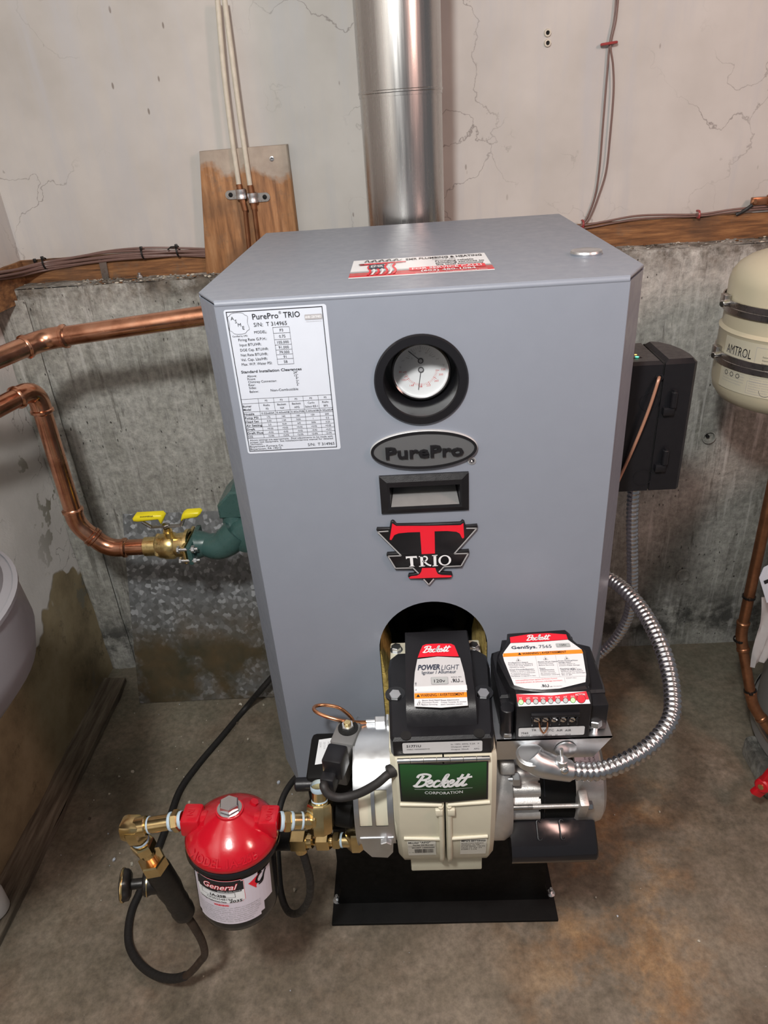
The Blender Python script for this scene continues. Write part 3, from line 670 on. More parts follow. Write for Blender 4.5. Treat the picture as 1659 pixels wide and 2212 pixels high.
b = MB(); b.cyl(sc, sc + V((0, -0.004, 0.018)), 0.0105, 'brass_valve', 20); b.cyl(sc + V((0, -0.004, 0.018)), sc + V((0, -0.006, 0.028)), 0.007, 'brass_valve', 16); b.build('stem', g)
hn = sc + V((0, -0.006, 0.030)); b = MB(); b.hexn(hn, hn + V((0, 0, 0.007)), 0.009, 'stain_silver'); b.box(hn + V((0.0, 0, 0.002)), (0.07, 0.012, 0.003), 'stain_silver', 0.001)
b.tube([hn + V((-0.034, 0, 0.002)), hn + V((-0.05, 0, 0.016))], 0.004, 'stain_silver', 8); b.tube([hn + V((0.034, 0, 0.002)), hn + V((0.045, 0, 0.022))], 0.004, 'stain_silver', 8); b.build('lever', g)
def grip(pp, Y, name):
    P = [PY(x, y, Y) for x, y in pp]; b = MB(); b.sharp = 60
    b.prism([(p.x, p.z) for p in P], (0, Y + 0.010, 0), (1, 0, 0), (0, 0, 1), 0.020, 'yellow', bev=0.003); return b.build(name, g)
gl = grip([(288, 1117), (293, 1111), (350, 1108), (356, 1114), (350, 1130), (343, 1119), (300, 1124), (290, 1123)], YB - 0.008, 'grip')
grip([(392, 1120), (395, 1108), (402, 1104), (430, 1102), (435, 1106), (428, 1114), (400, 1118), (394, 1123)], YB - 0.008, 'grip')
p = PY(301, 1119, YB - 0.0186); d = Decal(p, (1, 0, 0.03), (0, 0, 1)); d.text('Webstone', 0.032, 0.004, 0.0042, 'ink', 1, fit=0.030, shear=0.2, bold=0.01, rot=math.pi); d.build('lettering', gl)
# circulator pump
g = thing('circulator_pump', (bx(470), YB, zc - 0.06), 'dark green cast iron circulator pump half hidden behind the boiler', 'pump')
b = MB(); b.box((bx(423), YB, zc), (0.012, 0.100, 0.048), 'green_cast', 0.004); b.lathe([(0.034, 0), (0.030, 0.012), (0.024, 0.03), (0.024, 0.05)], (bx(427), YB, zc), (1, 0, 0), 'green_cast', 30); b.build('flange', g)
b = MB(); cx = bx(500)
b.tube(cr([(bx(440), YB, zc), (bx(470), YB-0.008, zc-0.004), (bx(495), YB - 0.004, zc+0.006), (bx(520), YB, zc + 0.03)], 6), [0.024 + 0.010*min(1, k/12) for k in range(19)], 'green_cast', 24)
b.lathe([(0, -0.030), (0.02, -0.029), (0.034, -0.022), (0.040, -0.010), (0.042, 0.0), (0.042, 0.05), (0, 0.05)], (cx + 0.040, YB, zc + 0.020), (0, 1, 0), 'green_cast', 40)
b.tube(cr([(cx + 0.012, YB + 0.01, zc + 0.01), (cx + 0.012, YB + 0.02, zc + 0.04), (cx + 0.010, YB + 0.03, zc + 0.075)], 6), 0.026, 'green_cast', 24)
for q in (0.020, 0.040, 0.052): b.lathe([(0.024, q), (0.029, q+0.003), (0.024, q+0.006)], (cx + 0.012, YB + 0.016, zc + 0.0), (0, 0.25, 1), 'green_cast', 32)
b.build('volute', g)
b = MB(); t0, t1, t2 = PY(474, 1122, YB), PY(474, 1094, YB), PY(495, 1064, YB)
b.prism([(t0.x, t0.z), (t0.x, t1.z), (t2.x, t2.z), (-0.285, t2.z), (-0.285, t0.z)], (0, YB + 0.095, 0), (1, 0, 0), (0, 0, 1), 0.095, 'green_cast', bev=0.004); b.build('terminal_box', g)
for yy, zz in ((-0.046, -0.013), (-0.046, 0.016)):
    b = MB(); a = V((bx(404), YB + yy, zc + zz)); b.cyl(a, a + V((0.040, 0, 0)), 0.004, 'zinc', 12); b.hexn(a + V((0.026, 0, 0)), a + V((0.034, 0, 0)), 0.0085, 'zinc'); b.hexn(a - V((0.006, 0, 0)), a, 0.0085, 'zinc'); b.build('flange_bolt', g)

# ================================================================== right-hand pipe, tank, heater
r2 = 0.0112
YR = 0.42
C0 = PY(1680, 1000, YR); C1 = PY(1600, 1372, YR); C0.x = C1.x - 0.01; C0.z = 1.0
C2 = PY(1626, 1525, 0.37); C3 = PY(1672, 1590, 0.34)
g = thing('copper_pipe', C2, 'thin copper pipe with two elbows beside the water heater at right edge', 'pipe')
b = MB(); b.tube([C0, C1], r2, 'copper_dull', 20); b.build('drop', g)
b = MB(); bend(b, C0, C1, C2, r2, 0.022, 'copper_dull'); b.build('elbow', g)
b = MB(); b.tube([C1, C2], r2, 'copper_dull', 20); b.build('angled_run', g)
b = MB(); bend(b, C1, C2, C3, r2, 0.022, 'copper_dull'); b.build('elbow', g)
b = MB(); b.tube([C2, C3], r2, 'copper_dull', 20); b.build('tail', g)
for k, (q, dd) in enumerate(((PY(1611, 1289, YR), (0, 0, 1)), (C1 - V((0, 0, 0.012)), (0, 0, 1)), (C1.lerp(C2, 0.78), C2 - C1))):
    b = MB(); p = q if k == 2 else V((C1.x + (C0.x - C1.x)*(q.z - C1.z)/(C0.z - C1.z), YR, q.z)); b.lathe([(r2*1.05, -0.0025), (r2*1.22, -0.0025), (r2*1.22, 0.0025), (r2*1.05, 0.0025)], p, dd, 'tie_black', 16)
    b.box(p + V((-0.004, -r2*1.2, 0.002)), (0.008, 0.005, 0.006), 'tie_black', 0.001)
    b.build('cable_tie', label=('black tie on the straight part of the thin right copper pipe', 'black tie at the upper elbow of the thin right copper pipe', 'black tie just above the lower elbow of the thin right copper pipe')[k], cat='cable tie', group='ties on the right copper pipe')
# expansion tank
TC = V((0.707, 0.50, 0.0)); TR_ = 0.131
zt = lambda x, y: PY(x, y, 0.50).z
g = thing('expansion_tank', (TC.x, TC.y, 0.83), 'cream steel expansion tank strapped to the concrete wall at right edge', 'tank')
zb, zr = zt(1545, 838), zt(1562, 712)
b = MB(); b.lathe([(0, zb-0.042), (0.05, zb-0.040), (0.09, zb-0.032), (0.116, zb-0.020), (TR_-0.004, zb-0.004), (TR_, zb+0.014), (TR_, zr-0.004), (TR_+0.002, zr), (TR_-0.003, zr+0.006), (TR_-0.003, 1.096), (0.1245, 1.112), (0.115, 1.126), (0.098, 1.138), (0.07, 1.149), (0.03, 1.157), (0, 1.158)], TC, (0, 0, 1), 'tank_cream', 64); b.build('shell', g)
for (xx, yy, lab) in ((1569, 660, 'upper strap'), (1552, 770, 'lower strap')):
    z = zt(xx, yy); b = MB(); b.lathe([(TR_+0.0005, -0.011), (TR_+0.003, -0.011), (TR_+0.0035, -0.001), (TR_+0.0028, 0.0), (TR_+0.0035, 0.001), (TR_+0.003, 0.011), (TR_+0.0005, 0.011)], (TC.x, TC.y, z), (0, 0, 1), 'stain_silver', 64)
    st = b.build('strap', g)
    b = MB(); q = V((TC.x - TR_ - 0.003, TC.y, z + 0.006)); b.box(q + V((-0.002, 0.008, 0.004)), (0.012, 0.02, 0.018), 'stain_silver', 0.001); b.cyl(q + V((0, -0.004, 0)), q + V((-0.016, -0.010, 0)), 0.006, 'chrome', 12, 0.001); b.build('screw', st)
b = MB(); b.bb(TC.x - 0.005, TC.x + 0.055, TC.y + 0.120, 0.79, 0.90, 1.03, 'stain_silver', 0.003); b.build('wall_bracket', g)
p = PY(1650, 886, 0.42); b = MB(); b.cyl((TC.x + 0.005, TC.y - 0.05, zb - 0.07), (TC.x + 0.005, TC.y - 0.05, zb - 0.03), 0.009, 'white_plastic', 16, 0.002); b.build('air_valve_cap', g)
def tw(u, v, k):      # wraps a label round the tank: u = arc length from the left silhouette
    a = math.pi + u/TR_; rr = TR_ + 0.0006 + k; return V((TC.x + rr*math.cos(a), TC.y + rr*math.sin(a), v))
d = Decal((0, 0, 0), (1, 0, 0), (0, 0, 1), warp=tw)
zz = zb + 0.012
d.rect(0.012, zz + 0.0, 0.145, zr - 0.006, 'tank_label', 0)
d.text('AMTROL', 0.020, zr - 0.036, 0.017, 'ink', 1, fit=0.058, bold=0.0)
d.frame(0.085, zr - 0.06, 0.142, zr - 0.012, 0.0006, 'grey_ink', 1); d.text('Extrol', 0.113, zr - 0.022, 0.004, 'ink', 1, 'c', 0.02)
for k in range(3): d.text('Expansion Tank for', 0.113, zr - 0.029 - 0.006*k, 0.0026, 'ink', 1, 'c')
d.frame(0.079, zz + 0.004, 0.134, zr - 0.075, 0.0006, 'grey_ink', 1)
for k in range(12): d.text('Do not exceed maximum working pressure', 0.022, zz + 0.014 + 0.0052*k, 0.0026, 'grey_ink', 1, fit=0.05 - 0.004*(k == 0))
for k in range(7): d.text('Installation instruction', 0.083, zz + 0.008 + 0.0045*k, 0.0024, 'grey_ink', 1, fit=0.045 - 0.01*(k % 3 == 0))
d.ring(0.113, zr - 0.089, 0.010, 0.0106, 'ink', 1, 14, 180, 360); d.ring(0.095, zz + 0.050, 0.008, 0.0086, 'ink', 1, 16, sy=1.2); d.ring(0.120, zz + 0.047, 0.008, 0.0086, 'ink', 1, 16, sy=1.2)
d.poly([(0.113, zz+0.045), (0.116, zz+0.040), (0.124, zz+0.040), (0.127, zz+0.045)], 'ink', 2)
for k in range(3): d.ring(0.030 + 0.014*k, zr - 0.072, 0.0032, 0.0044, 'ink', 1, 10)
d.build('printed_label', g, 'cream printed label with black lettering')
# water heater and what stands at its foot
HC = V((1.005, 0.36, 0)); g = thing('water_heater', (HC.x, HC.y, 0.06), 'grey round water heater mostly cut off by right picture edge', 'water heater')
b = MB(); b.lathe([(0, 0.06), (0.235, 0.06), (0.246, 0.07), (0.246, 0.115), (0.240, 0.12), (0.240, 0.74), (0.20, 0.775), (0, 0.78)], HC, (0, 0, 1), 'heater_grey', 64); b.build('jacket', g)
b = MB(); b.lathe([(0.248, 0.105), (0.251, 0.108), (0.251, 0.116), (0.248, 0.12)], HC, (0, 0, 1), 'steel', 64); b.build('base_ring', g)
b = MB(); a = PY(1612, 1640, 0.0); b.bb(0.742, 0.92, 0.255, 0.40, -0.005, 0.06, 'concrete', 0.014); b.build('concrete_block', label='rough grey concrete block under the water heater', cat='concrete block')
b = MB(); b.sharp = 60
q = [PY(1640, 1248, 0.30), PY(1650, 1226, 0.30), PY(1700, 1200, 0.30), PY(1720, 1290, 0.30), PY(1656, 1302, 0.30)]
b.prism([(p.x, p.z) for p in q], (0, 0.301, 0), (1, 0, 0), (0, 0, 1), 0.0012, 'paper'); tg = b.build('paper_tag', label='white paper tag with black print hanging at right picture edge', cat='tag')
d = Decal(PY(1652, 1262, 0.2992), (1, 0, 0.5), (-0.5, 0, 1)); d.rect(0.0, 0, 0.05, 0.009, 'ink', 1); d.build('print', tg)
b = MB(); b.sharp = 70
E0 = [PY(1645, 1290, 0.36), PY(1640, 1340, 0.36), PY(1632, 1390, 0.36), PY(1621, 1442, 0.36)]
vs_ = []
for k in range(13):
    s_ = k/12; i = min(int(s_*3), 2); e = E0[i].lerp(E0[i+1], s_*3 - i)
    for j in range(9): vs_.append(e + V((j*0.013*(1 - 0.55*s_), -0.006*math.sin(j*1.9 + k*0.5) - 0.0*j, 0.004*j)))
b.add(vs_, [[k*9+j, k*9+j+1, (k+1)*9+j+1, (k+1)*9+j] for k in range(12) for j in range(8)], 'clear_film')
b.build('plastic_sheet', label='crumpled clear plastic sheet hanging below the white paper tag', cat='plastic sheet')
p = PY(1650, 1694, 0.20); g = thing('drain_valve', p, 'brass drain valve with red butterfly handle at right edge above floor', 'valve')
b = MB(); ax = V((-0.75, -0.6, 0.12)).normalized(); b.cyl(p + V((0.09, 0.07, -0.01)), p - ax*0.012, 0.011, 'brass', 18, 0.001); b.build('body', g)
b = MB(); b.cyl(p - ax*0.012, p + ax*0.012, 0.0155, 'red_handle', 20, 0.003); b.cyl(p + ax*0.012, p + ax*0.014, 0.006, 'brass', 12)
b.box(p + V((0.006, 0.0, 0.032)), (0.018, 0.012, 0.044), 'red_handle', 0.003, Matrix.Rotation(0.35, 3, 'Y')); b.box(p + V((-0.006, 0, -0.020)), (0.026, 0.012, 0.026), 'red_handle', 0.003, Matrix.Rotation(0.6, 3, 'Y')); b.build('butterfly_handle', g)
# pressure tank close at the left, hanging from its own pipe
GC = V((-0.690, -0.20, 0)); g = thing('pressure_tank', (GC.x, GC.y, 0.745), 'smooth grey round tank cut off by left picture edge', 'tank')
b = MB(); b.lathe([(0, 0.765), (0.06, 0.768), (0.12, 0.778), (0.165, 0.800), (0.192, 0.832), (0.2000, 0.865), (0.1960, 0.925), (0.1960, 0.930), (0.184, 0.936), (0.172, 0.975), (0.15, 1.01), (0.11, 1.035), (0.05, 1.05), (0, 1.052)], GC, (0, 0, 1), 'tank_grey', 72); b.build('shell', g)
b = MB(); b.lathe([(0.194, 0.924), (0.199, 0.926), (0.199, 0.931), (0.194, 0.933)], GC, (0, 0, 1), 'tank_grey', 72); b.build('rim', g)
b = MB(); b.cyl(GC + V((0, 0, 1.04)), GC + V((0, 0, 2.275)), 0.011, 'copper_dull', 16); b.build('hanger_pipe', g)
p = PX(-84, 1838, -0.925); b = MB(); b.lathe([(0, 0.019), (0.026, 0.020), (0.030, 0.026), (0.030, 0.070), (0.027, 0.078), (0.018, 0.082), (0.016, 0.084), (0.016, 0.094), (0, 0.095)], V((p.x, p.y, 0)), (0, 0, 1), 'white_plastic', 28); b.build('plastic_bottle', label='small white plastic bottle just showing at the left picture edge', cat='bottle')
# ================================================================== boiler
BX, BZ0, BZ1, BD, CH, CY = 0.27, 0.406, 1.2274, 0.563, 0.033, 0.060
boi = thing('boiler', (0, 0.28, 0.0), 'tall light grey boiler cabinet with gauge and badges on the floor', 'boiler')
def arc(cx, cy, r, a0, a1, n, ry=None): return [(cx + r*math.cos(R(a0+(a1-a0)*i/n)), cy + (ry or r)*math.sin(R(a0+(a1-a0)*i/n))) for i in range(n+1)]
b = MB()
door = [(-0.0805, 0.440), (0.0815, 0.440), (0.0815, 0.700)] + arc(0.0005, 0.700, 0.081, 0, 180, 28, 0.087)[1:] 
hole_g = arc(-0.002, 1.119, 0.050, 0, 360, 40)[:-1]
hole_h = [(-0.0555, 0.943), (0.0495, 0.943), (0.0495, 0.988), (-0.0555, 0.988)]
b.prism([(-BX+CH, BZ0), (BX-CH, BZ0), (BX-CH, BZ1-0.006), (-BX+CH, BZ1-0.006)], (0, 0.0025, 0), (1, 0, 0), (0, 0, 1), 0.0025, 'jacket', holes=[door, hole_g, hole_h])
for s in (-1, 1):   # folded chamfers
    a0, a1 = V((s*(BX-CH), 0, 0)), V((s*BX, CY, 0)); i0, i1 = V((s*(BX-CH-0.001), 0.003, 0)), V((s*(BX-0.003), CY+0.001, 0))
    vs_ = [p + V((0, 0, z)) for z in (BZ0, BZ1-0.006) for p in (a0, a1, i1, i0)]
    b.add(vs_, [[0, 1, 5, 4], [1, 2, 6, 5], [2, 3, 7, 6], [3, 0, 4, 7], [0, 3, 2, 1], [4, 5, 6, 7]], 'jacket')
    b.tube([(s*(BX-CH), 0.0012, BZ0), (s*(BX-CH), 0.0012, BZ1-0.006)], 0.0014, 'jacket', 8)
b.tube([(-BX+CH, 0.0035, BZ1-0.0045), (BX-CH, 0.0035, BZ1-0.0045)], 0.0042, 'jacket', 14)
b.build('front_panel', boi)
b = MB()
b.bb(-BX, -BX+0.003, CY, BD, BZ0, BZ1-0.006, 'jacket'); b.build('side_panel', boi)
b = MB(); b.bb(BX-0.003, BX, CY, BD, BZ0, BZ1-0.006, 'jacket'); b.build('side_panel', boi)
b = MB(); b.bb(-BX, BX, BD-0.003, BD, BZ0, BZ1-0.006, 'jacket'); b.build('back_panel', boi)
b = MB()
b.prism([(-BX+CH-0.001, 0.002), (BX-CH+0.001, 0.002), (BX, CY), (BX, BD), (-BX, BD), (-BX, CY)], (0, 0, BZ1-0.0030), (1, 0, 0), (0, 1, 0), 0.0030, 'jacket', bev=0.0012)
for s in (-1, 1): b.bb(s*(BX-0.002), s*BX, CY, BD, BZ1-0.012, BZ1-0.002, 'jacket')
b.build('top_panel', boi)
b = MB(); b.bb(-0.245, 0.245, 0.06, 0.55, BZ0+0.004, BZ0+0.03, 'black_paint'); b.bb(-0.255, 0.255, 0.16, 0.55, BZ0+0.02, BZ1-0.02, 'black_matte'); b.build('inner_casing', boi)
# black stand
b = MB(); b.bb(-0.2225, 0.2255, -0.006, 0.45, 0.0, 0.007, 'black_paint', 0.0015); base = b.build('stand_foot', boi)
b = MB(); P = [(-0.2135, 0.005), (0.2155, 0.005), (0.205, 0.05), (0.200, 0.40), (-0.198, 0.40), (-0.203, 0.05)]
b.prism(P, (0, 0.44, 0), (1, 0, 0), (0, 0, 1), 0.404, 'black_paint'); b.build('stand', boi)
for (x, y) in ((728, 1942), (1190, 1927)):
    p = PZ(x, y, 0.012); b = MB(); b.cyl((p.x, p.y, 0.007), (p.x, p.y, 0.0088), 0.0085, 'zinc', 16); b.hexn((p.x, p.y, 0.0088), (p.x, p.y, 0.0145), 0.0068, 'zinc'); b.cyl((p.x, p.y, 0.0145), (p.x, p.y, 0.024), 0.0034, 'zinc', 10, 0.0006); b.build('stand_bolt', base)
# burner opening: lining, dark mounting plate
b = MB(); b.sharp = 60
outer = [(p[0]*1.0, p[1]) for p in door]; ins = [(p[0]*0.90, p[1]) for p in door]
b.prism([(-0.115, 0.42), (0.115, 0.42), (0.115, 0.83), (-0.115, 0.83)], (0, 0.150, 0), (1, 0, 0), (0, 0, 1), 0.004, 'black_matte')
n = len(door); vs_ = [V((x, 0.004, z)) for x, z in door] + [V((x*1.02, 0.146, z)) for x, z in door]
b.add(vs_, [[i, (i+1) % n, n+(i+1) % n, n+i] for i in range(n)], 'black_paint')
b.lathe([(0.045, 0.0), (0.066, 0.0), (0.068, 0.012), (0.06, 0.02), (0.04, 0.02)], (0, 0.146, 0.66), (0, -1, 0), 'black_paint', 40)
b.build('burner_opening', boi)
for s in (-1, 1):
    b = MB(); b.sharp = 70
    vs_ = []; N = 26
    for i in range(N+1):
        z = 0.445 + (0.252 if s < 0 else 0.262)*i/N; f = min(1, (N-i)/7)
        wob = 0.0022*noise.noise(V((s*3, 0, z*90)))
        for j, (dx, yy) in enumerate(((0.0005, 0.0005), (0.006*f + 0.0015, -0.0005), (0.0105*f + 0.001, 0.006), (0.0125*f + 0.001, 0.03), (0.0125*f, 0.12))):
            vs_.append(V((s*(0.0808 - dx - wob*(j in (1, 2, 3))) + 0.0005, yy + 0.0016 + wob*(j in (1, 2)), z)))
    b.add(vs_, [[i*5+j, i*5+j+1, (i+1)*5+j+1, (i+1)*5+j] for i in range(N) for j in range(4)], 'glass_wool'); b.build('insulation', boi)
# gauge
gz, gx = 1.119, -0.002
b = MB(); b.lathe([(0.0572, -0.0002), (0.0572, 0.002), (0.0555, 0.0040), (0.0462, 0.0044), (0.0450, 0.0030), (0.0442, -0.055), (0.0, -0.055)], (gx, 0, gz), (0, -1, 0), 'black_gloss', 72); bez = b.build('gauge_bezel', boi)
GD = V((gx + 0.001, 0.046, gz - 0.003))
b = MB(); b.lathe([(0.0352, -0.02), (0.0375, -0.018), (0.0380, 0.0), (0.0372, 0.004), (0.0350, 0.0050), (0.0340, 0.0035), (0.0338, 0.0)], GD, (0, -1, 0), 'chrome', 64); b.build('gauge_rim', bez)
d = Decal(GD + V((0, -0.0006, 0)), (1, 0, 0), (0, 0, 1)); rr = 0.0340
d.disc(0, 0, rr, 'dial_face', 0, 48)
c0, c1 = (0.0, 0.0135), (0.0, 0.002)
for i in range(31):                                  # temperature, red
    a = R(186 + 168*i/30); big = i % 5 == 0 or i in (3,); r0, r1 = (0.0185, 0.0232 if big else 0.0215)
    d.line([(c1[0] + r0*math.cos(a), c1[1] + r0*math.sin(a)), (c1[0] + r1*math.cos(a), c1[1] + r1*math.sin(a))], 0.0007 if big else 0.00035, 'pink_ink', 1)
for tx, x, y in (('80', -0.0262, 0.0002), ('100', -0.0222, -0.0105), ('140', -0.0125, -0.0185), ('180', -0.0015, -0.0205), ('220', 0.0090, -0.0195), ('260', 0.0192, -0.0140), ('300', 0.0252, -0.0060), ('320', 0.0282, 0.0006)):
    d.text(tx, x, y - 0.0012, 0.0027, 'pink_ink', 1, 'c')
for x in (-0.0262, 0.0285): d.text('\u00b0F', x, 0.0046, 0.0028, 'grey_ink', 1, 'c')
for i in range(17):
    a = R(165 - 150*i/16); big = i % 4 == 0
    d.line([(c0[0] + 0.0145*math.cos(a), c0[1] + 0.0145*math.sin(a)), (c0[0] + (0.0192 if big else 0.0178)*math.cos(a), c0[1] + (0.0192 if big else 0.0178)*math.sin(a))], 0.0006 if big else 0.00032, 'grey_ink', 1)
for tx, x, y in (('0', -0.0108, 0.0160), ('20', -0.0072, 0.0222), ('40', -0.0005, 0.0245), ('60', 0.0075, 0.0222), ('75', 0.0120, 0.0185), ('psi', -0.0220, 0.0140), ('psi', 0.0215, 0.0140)): d.text(tx, x, y, 0.0023, 'grey_ink', 1, 'c')
d.line([c0, (-0.0150, 0.0268)], 0.0009, 'ink', 4); d.disc(c0[0], c0[1], 0.0036, 'ink', 5); d.disc(c0[0], c0[1], 0.0024, 'grey_ink', 6)
d.line([c1, (-0.0042, -0.0245)], 0.0008, 'ink', 4); d.disc(c1[0], c1[1], 0.0038, 'ink', 5); d.disc(c1[0], c1[1], 0.0025, 'grey_ink', 6)
d.build('gauge_dial', bez)
b = MB(); b.lathe([(0.0345, 0.0032), (0.0, 0.0044)], GD, (0, -1, 0), 'gauge_glass', 40); b.build('gauge_glass', bez)
# oval badge
bc = (-0.0022, 1.0285); el = lambda a_, c_, n=64: [(bc[0] + a_*math.cos(2*math.pi*i/n), bc[1] + c_*math.sin(2*math.pi*i/n)) for i in range(n)]
b = MB(); b.sharp = 50; b.prism(el(0.0685, 0.0268), (0, 0, 0), (1, 0, 0), (0, 0, 1), 0.0045, 'silver_paint', bev=0.0008); bad = b.build('oval_badge', boi)
b = MB(); b.sharp = 50; b.prism(el(0.0675, 0.0258), (0, -0.0045, 0), (1, 0, 0), (0, 0, 1), 0.0012, 'black_plastic', holes=[el(0.0640, 0.0225)]); b.prism(el(0.0642, 0.0227), (0, -0.0044, 0), (1, 0, 0), (0, 0, 1), 0.0003, 'badge_grey')
b.build('badge_rim', bad)
def raised(txt, x, z, h, y0, y1, m, fit, bold, parent, name):
    vs0, fs = glyphs(txt, bold); x0 = min(p[0] for p in vs0); x1 = max(p[0] for p in vs0); sx = fit/(x1-x0); sc = h/CAPH
    me = MB(); N = len(vs0); P = [V((x + (p[0]-x0)*sx, 0, z + p[1]*sc)) for p in vs0]
    ed = {}
    for f in fs:
        for i in range(len(f)): ed[(f[i], f[(i+1) % len(f)])] = 1
    side = [[a, c, N+c, N+a] for a, c in ed if (c, a) not in ed]
    me.add([p + V((0, y0, 0)) for p in P] + [p + V((0, y1, 0)) for p in P], [[N+i for i in f] for f in fs] + side, m); return me.build(name, parent, flat=True)
raised('PurePro', -0.0508, 1.0195, 0.0155, -0.0045, -0.0075, 'black_plastic', 0.099, 0.024, bad, 'badge_letters')
d = Decal((0.0590, -0.0002, 1.0085), (1, 0, 0), (0, 0, 1)); d.disc(0, 0, 0.0052, 'silver_paint', 4); d.disc(0, 0, 0.0042, 'ink', 5); d.ring(0, 0, 0.0031, 0.0036, 'grey_ink', 6); d.text('R', 0, -0.0016, 0.0032, 'white_ink', 7, 'c', 0.02); d.build('registered_mark', bad)
# recessed pull
b = MB(); b.sharp = 30
o4 = [(-0.0618, 0.9375), (0.0545, 0.9375), (0.0545, 0.9935), (-0.0618, 0.9935)]; f4 = [(-0.0520, 0.945), (0.0455, 0.945), (0.0455, 0.9855), (-0.0520, 0.9855)]; m4 = [(-0.0490, 0.948), (0.0428, 0.948), (0.0428, 0.978), (-0.0490, 0.978)]
lv = [(o4, 0.0), (o4, -0.003), (f4, -0.007), (m4, -0.006)]
vs_ = [V((x, y, z)) for L, y in lv for x, z in L]
b.add(vs_, [[k*4+i, k*4+(i+1) % 4, (k+1)*4+(i+1) % 4, (k+1)*4+i] for k in range(3) for i in range(4)], 'black_plastic')
mo = [V((x, -0.006, z)) for x, z in m4]; bk = [V((-0.0440, 0.030, 0.968)), V((0.0380, 0.030, 0.968)), V((0.0400, 0.034, 0.985)), V((-0.0455, 0.034, 0.985))]
b.add(mo + bk, [[0, 1, 5, 4], [1, 2, 6, 5], [2, 3, 7, 6], [3, 0, 4, 7], [4, 5, 6, 7]], 'black_plastic'); pull = b.build('recessed_pull', boi)
b = MB(); e = lambda p, q, t_: p.lerp(q, t_)
b.add([mo[0] + V((0.0008, 0.0008, 0.0006)), mo[1] + V((-0.0008, 0.0008, 0.0006)), bk[1] + V((-0.0006, 0, 0.0008)), bk[0] + V((0.0006, 0, 0.0008))], [[0, 1, 2, 3]], 'grey_plastic'); b.build('finger_slope', pull)
# red and black T emblem
def tp(L, sc=5.925): return [((lambda q: (q.x, q.z))(PY(780 + x/sc, 1100 + y/sc, -0.004))) for x, y in L]
OUT = [(195, 268), (203, 245), (365, 243), (378, 165), (400, 148), (422, 155), (455, 195), (860, 188), (1270, 172), (1298, 145), (1322, 158), (1338, 213), (1488, 200), (1492, 228), (1340, 405), (1225, 535), (1380, 524), (1382, 552), (1290, 742), (1072, 748), (1012, 806), (1160, 812), (1170, 838), (1145, 882), (940, 888), (867, 975), (785, 892), (622, 888), (600, 862), (612, 832), (715, 822), (655, 772), (440, 772), (325, 590), (335, 563), (478, 556)]
b = MB(); b.sharp = 50; b.prism(tp(OUT), (0, 0, 0), (1, 0, 0), (0, 0, 1), 0.0048, 'black_plastic', bev=0.0006); emb = b.build('emblem', boi)
d = Decal((0, -0.0049, 0), (1, 0, 0), (0, 0, 1))
for L in ([(350, 275), (210, 285), (515, 590), (345, 595), (440, 750), (665, 745), (735, 815)], [(1345, 238), (1480, 238), (1190, 565), (1370, 560), (1280, 720), (1060, 730), (995, 800)], [(800, 890), (866, 960), (930, 885)]):
    Q = tp(L); 
    for i in range(len(Q)-1): d.line([Q[i], Q[i+1]], 0.0018, 'silver_paint', 1)
for L in ([(400, 175), (450, 207), (860, 206), (1270, 197), (1308, 172), (1318, 355), (1300, 370), (1285, 352), (1262, 305), (1220, 282), (1100, 272), (940, 276), (945, 560), (775, 568), (755, 285), (600, 290), (480, 302), (425, 325), (405, 360), (388, 388), (365, 382)],
          [(780, 745), (950, 742), (965, 790), (985, 822), (1030, 834), (1150, 838), (1162, 850), (1140, 865), (860, 872), (625, 880), (612, 866), (640, 850), (715, 842), (750, 822), (770, 790)]): d.poly(tp(L), 'red_ink', 2)
for L in ([(570, 597), (712, 590), (718, 628), (705, 614), (662, 614), (670, 712), (688, 724), (612, 727), (634, 714), (624, 616), (592, 618), (576, 632)], [(755, 592), (790, 590), (798, 716), (763, 718)], [(738, 594), (800, 588), (800, 598), (738, 604)], [(742, 718), (818, 713), (818, 722), (742, 728)],
          [(925, 583), (960, 581), (964, 712), (930, 714)], [(908, 580), (976, 575), (976, 585), (908, 591)], [(914, 714), (982, 709), (982, 718), (914, 724)]): d.poly(tp(L), 'white_ink', 3)
for L, w_ in (([(780, 597), (830, 600), (845, 628), (820, 655), (785, 660)], 0.0022), ([(806, 655), (846, 694), (895, 714)], 0.0026)): d.line(tp(L), w_, 'white_ink', 3, 6)
oc = tp([(1070, 646)])[0]; vs_ = []
for i in range(41):
    a = 2*math.pi*i/40
    for q in (0, 1):
        rx = (0.0088, 0.0058)[q]; rz = (0.0086, 0.0070)[q]; vs_.append(d.P(oc[0] + rx*math.cos(a), oc[1] + rz*math.sin(a), 3))
d.mb.add(vs_, [[2*i+1, 2*i, 2*i+2, 2*i+3] for i in range(40)], 'white_ink')
d.build('emblem_print', emb)
# rating plate
LW, LH = 0.1200, 0.1830
d = Decal((-0.2278, -0.0004, 1.0340), (1, 0, 0), (0, 0, 1))
def S(s_, t_): return s_*LW, (1-t_)*LH
d.rrect(0, 0, LW, LH, 0.003, 'paper', 0)
x0, y0 = S(0.022, 0.982); x1, y1 = S(0.962, 0.012); d.frame(x0, y0, x1, y1, 0.0008, 'ink')
def tx(t_, s_, v_, h, al='l', bold=0.0, fit=None, m='ink'): q = S(s_, v_); d.text(t_, q[0], q[1] - h/2, h, m, 2, al, bold, 0, fit)
tx('PurePro', 0.272, 0.052, 0.0066, bold=0.006, fit=0.0305); tx('\u00ae', 0.532, 0.036, 0.0030); tx('TRIO', 0.575, 0.052, 0.0066, bold=0.006, fit=0.0195)
tx('S/N:  T 314965', 0.275, 0.103, 0.0046, fit=0.039); tx('MODEL:', 0.268, 0.151, 0.0032, fit=0.0150)
